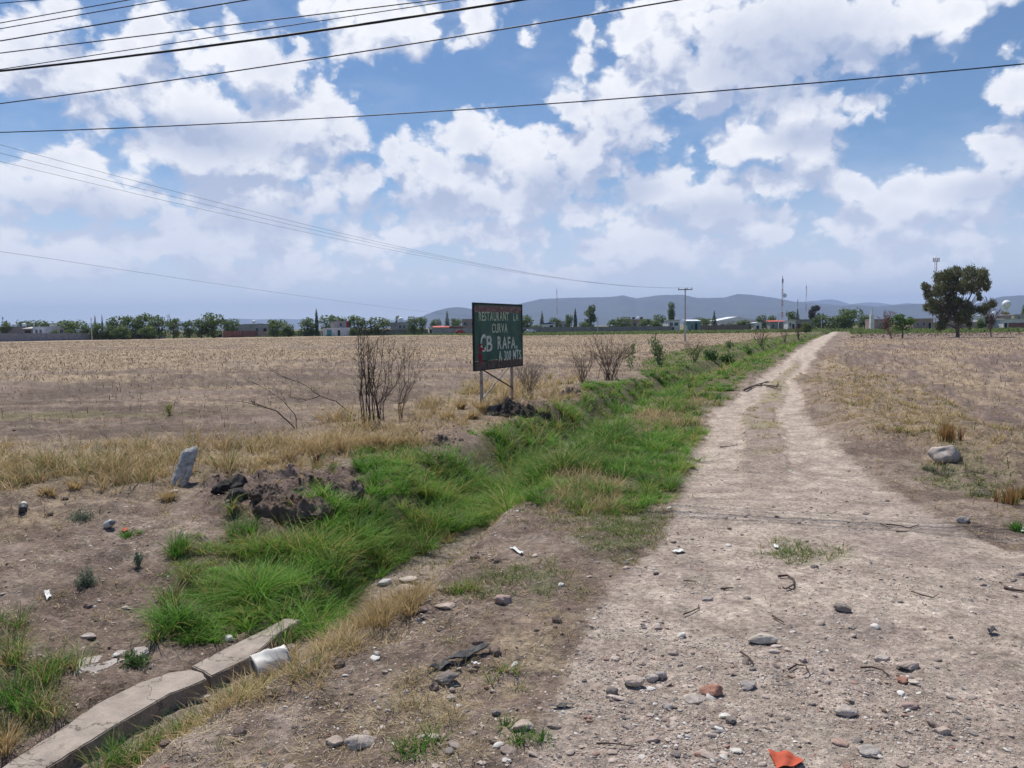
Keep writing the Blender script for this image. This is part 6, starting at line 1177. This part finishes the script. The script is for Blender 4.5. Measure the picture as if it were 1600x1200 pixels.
def gravel():
    V0, F0 = ICO2; V1, F1 = ICO1
    for (nm, nn, r0, r1, law, s0, s1, useb) in (('gravel', 170000, 3.3, 14, 'inv', .003, .011, 0), ('gravel', 30000, 3.3, 26, 'log', .008, .024, 0), ('gravel', 2600, 3.6, 16, 'log', .022, .045, 1)):
        x, y = sector(nn, r0, r1, law); M = masks(x, y); f = fbm(x, y, .9, 4, 181); P1 = inpoly(x, y, GP1, .5)
        dens = .10+.16*sst(.45, .65, f)+.25*(M['d'] < -.6)+.75*P1*(.3+.7*sst(.35, .6, fbm(x, y, 2.2, 3, 183)))+.6*M['road']*(1-sst(12, 30, M['r']))*sst(.5, .62, fbm(x, y, 1.3, 3, 185))+.8*inpoly(x, y, GP2, .4)+.7*inpoly(x, y, GP3, .3)
        dens *= (1-.85*M['green'])*(1-.6*M['straw'])*(1-.7*M['fieldL'])*(1-.5*M['fieldR']); dens *= 1 if nm and not useb else .55
        k = rng.uniform(0, 1, nn) < np.clip(dens, 0, 1); x, y = x[k], y[k]; n = len(x); V, Fc = (V0, F0) if useb or s0 > .008 else (V1, F1)
        s = s0*(s1/s0)**(rng.uniform(0, 1, n)**1.6); sc = np.stack([s, s*rng.uniform(.55, 1, n), s*rng.uniform(.25, .55, n)], 1); nv = len(V); al = rng.uniform(0, 6.28, n); be = rng.normal(0, .3, n)
        W = np.repeat(V[None], n, 0)
        for _ in range(4): d = rng.normal(size=(n, 3)); d /= np.linalg.norm(d, axis=1)[:, None]; c = rng.uniform(.45, .8, n); kq = np.einsum('nvj,nj->nv', W, d); m = np.maximum(kq-c[:, None], 0); W = W-m[:, :, None]*.85*d[:, None]
        W = W*(1+rng.normal(0, .06, (n, nv, 1)))*sc[:, None]; zb = W[..., 2]*np.cos(be)[:, None]+W[..., 0]*np.sin(be)[:, None]; xb = W[..., 0]*np.cos(be)[:, None]-W[..., 2]*np.sin(be)[:, None]
        X = xb*np.cos(al)[:, None]-W[..., 1]*np.sin(al)[:, None]+x[:, None]; Y = xb*np.sin(al)[:, None]+W[..., 1]*np.cos(al)[:, None]+y[:, None]; Z = zb+(Hfull(x, y)+sc[:, 2]*.25)[:, None]
        u = rng.uniform(0, 1, n); col = mixcol(n, (.27, .215, .185), (.50, .42, .37)); dk = u < .14; col[dk] = mixcol(int(dk.sum()), (.13, .115, .11), (.22, .20, .19)); rd = (u > .92); col[rd] = mixcol(int(rd.sum()), (.27, .16, .125), (.36, .25, .21)); wh = (u > .82) & (u < .92); col[wh] = mixcol(int(wh.sum()), (.50, .47, .43), (.62, .60, .57))
        Q = (Fc[None]+(np.arange(n)*nv)[:, None, None]).reshape(-1, 3); me = npmesh(nm, np.stack([X, Y, Z], -1).reshape(-1, 3), Q, np.repeat(col, nv, 0), False, 3); tag(link(nm, me, STONEM), kind='stuff')
STONEM = tintmat('gravel_stone', 0, .88, .22, .5)
GP1 = PW([(930, 1060), (1050, 1000), (1180, 1000), (1300, 1010), (1430, 1050), (1560, 1090), (1540, 1160), (1440, 1200), (1240, 1120), (1200, 1180), (1230, 1300), (900, 1300), (930, 1150)])
GP2 = PW([(150, 800), (180, 765), (240, 765), (250, 800), (200, 850), (160, 860)]); GP3 = PW([(600, 900), (660, 900), (720, 950), (700, 990), (640, 980), (610, 950)])
gravel()
def clods():
    V, Fc = ICO2; x, y = sector(16000, 4.2, 30, 'log'); M = masks(x, y); dens = np.clip(M['soil1']*.9+M['soil2']*.9+M['soil3_shade'], 0, 1)*.95+.05*M['fieldL']*(1-sst(14, 30, M['r']))+.06*M['slope']+.03*(1-M['road'])*(M['r'] < 9)
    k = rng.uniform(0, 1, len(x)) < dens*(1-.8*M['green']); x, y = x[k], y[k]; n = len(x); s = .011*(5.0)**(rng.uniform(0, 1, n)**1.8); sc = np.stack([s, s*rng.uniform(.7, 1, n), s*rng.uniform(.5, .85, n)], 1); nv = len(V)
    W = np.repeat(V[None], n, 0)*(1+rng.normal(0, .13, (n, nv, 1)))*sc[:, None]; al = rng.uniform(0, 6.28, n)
    X = W[..., 0]*np.cos(al)[:, None]-W[..., 1]*np.sin(al)[:, None]+x[:, None]; Y = W[..., 0]*np.sin(al)[:, None]+W[..., 1]*np.cos(al)[:, None]+y[:, None]; Z = W[..., 2]+(Hfull(x, y)+sc[:, 2]*.3)[:, None]; S3 = masks(x, y)['soil3_shade']
    col = lerp(mixcol(n, (.12, .088, .074), (.25, .19, .16)), mixcol(n, (.03, .028, .028), (.11, .09, .08)), S3[:, None]*(rng.uniform(0, 1, n) < .5)[:, None]); Q = (Fc[None]+(np.arange(n)*nv)[:, None, None]).reshape(-1, 3)  # clods below the sign blackened for charring and its painted shadow
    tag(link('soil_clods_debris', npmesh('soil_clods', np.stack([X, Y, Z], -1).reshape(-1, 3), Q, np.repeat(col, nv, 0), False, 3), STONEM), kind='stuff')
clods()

# ---------------------------------------------------------------- the hazy air
def haze():
    mb = MB().box(-17500, 17500, -3000, 17800, -30, 560); o = mb.build('haze'); m = bpy.data.materials.new('haze_air'); m.use_nodes = True; nt = m.node_tree; nt.nodes.clear()
    v = nt.nodes.new('ShaderNodeVolumePrincipled'); v.inputs['Color'].default_value = (.50, .65, 1.0, 1); v.inputs['Density'].default_value = 0.9e-4; v.inputs['Anisotropy'].default_value = 0.0
    out = nt.nodes.new('ShaderNodeOutputMaterial'); nt.links.new(v.outputs[0], out.inputs['Volume']); o.data.materials.append(m); tag(o, kind='stuff')
haze()
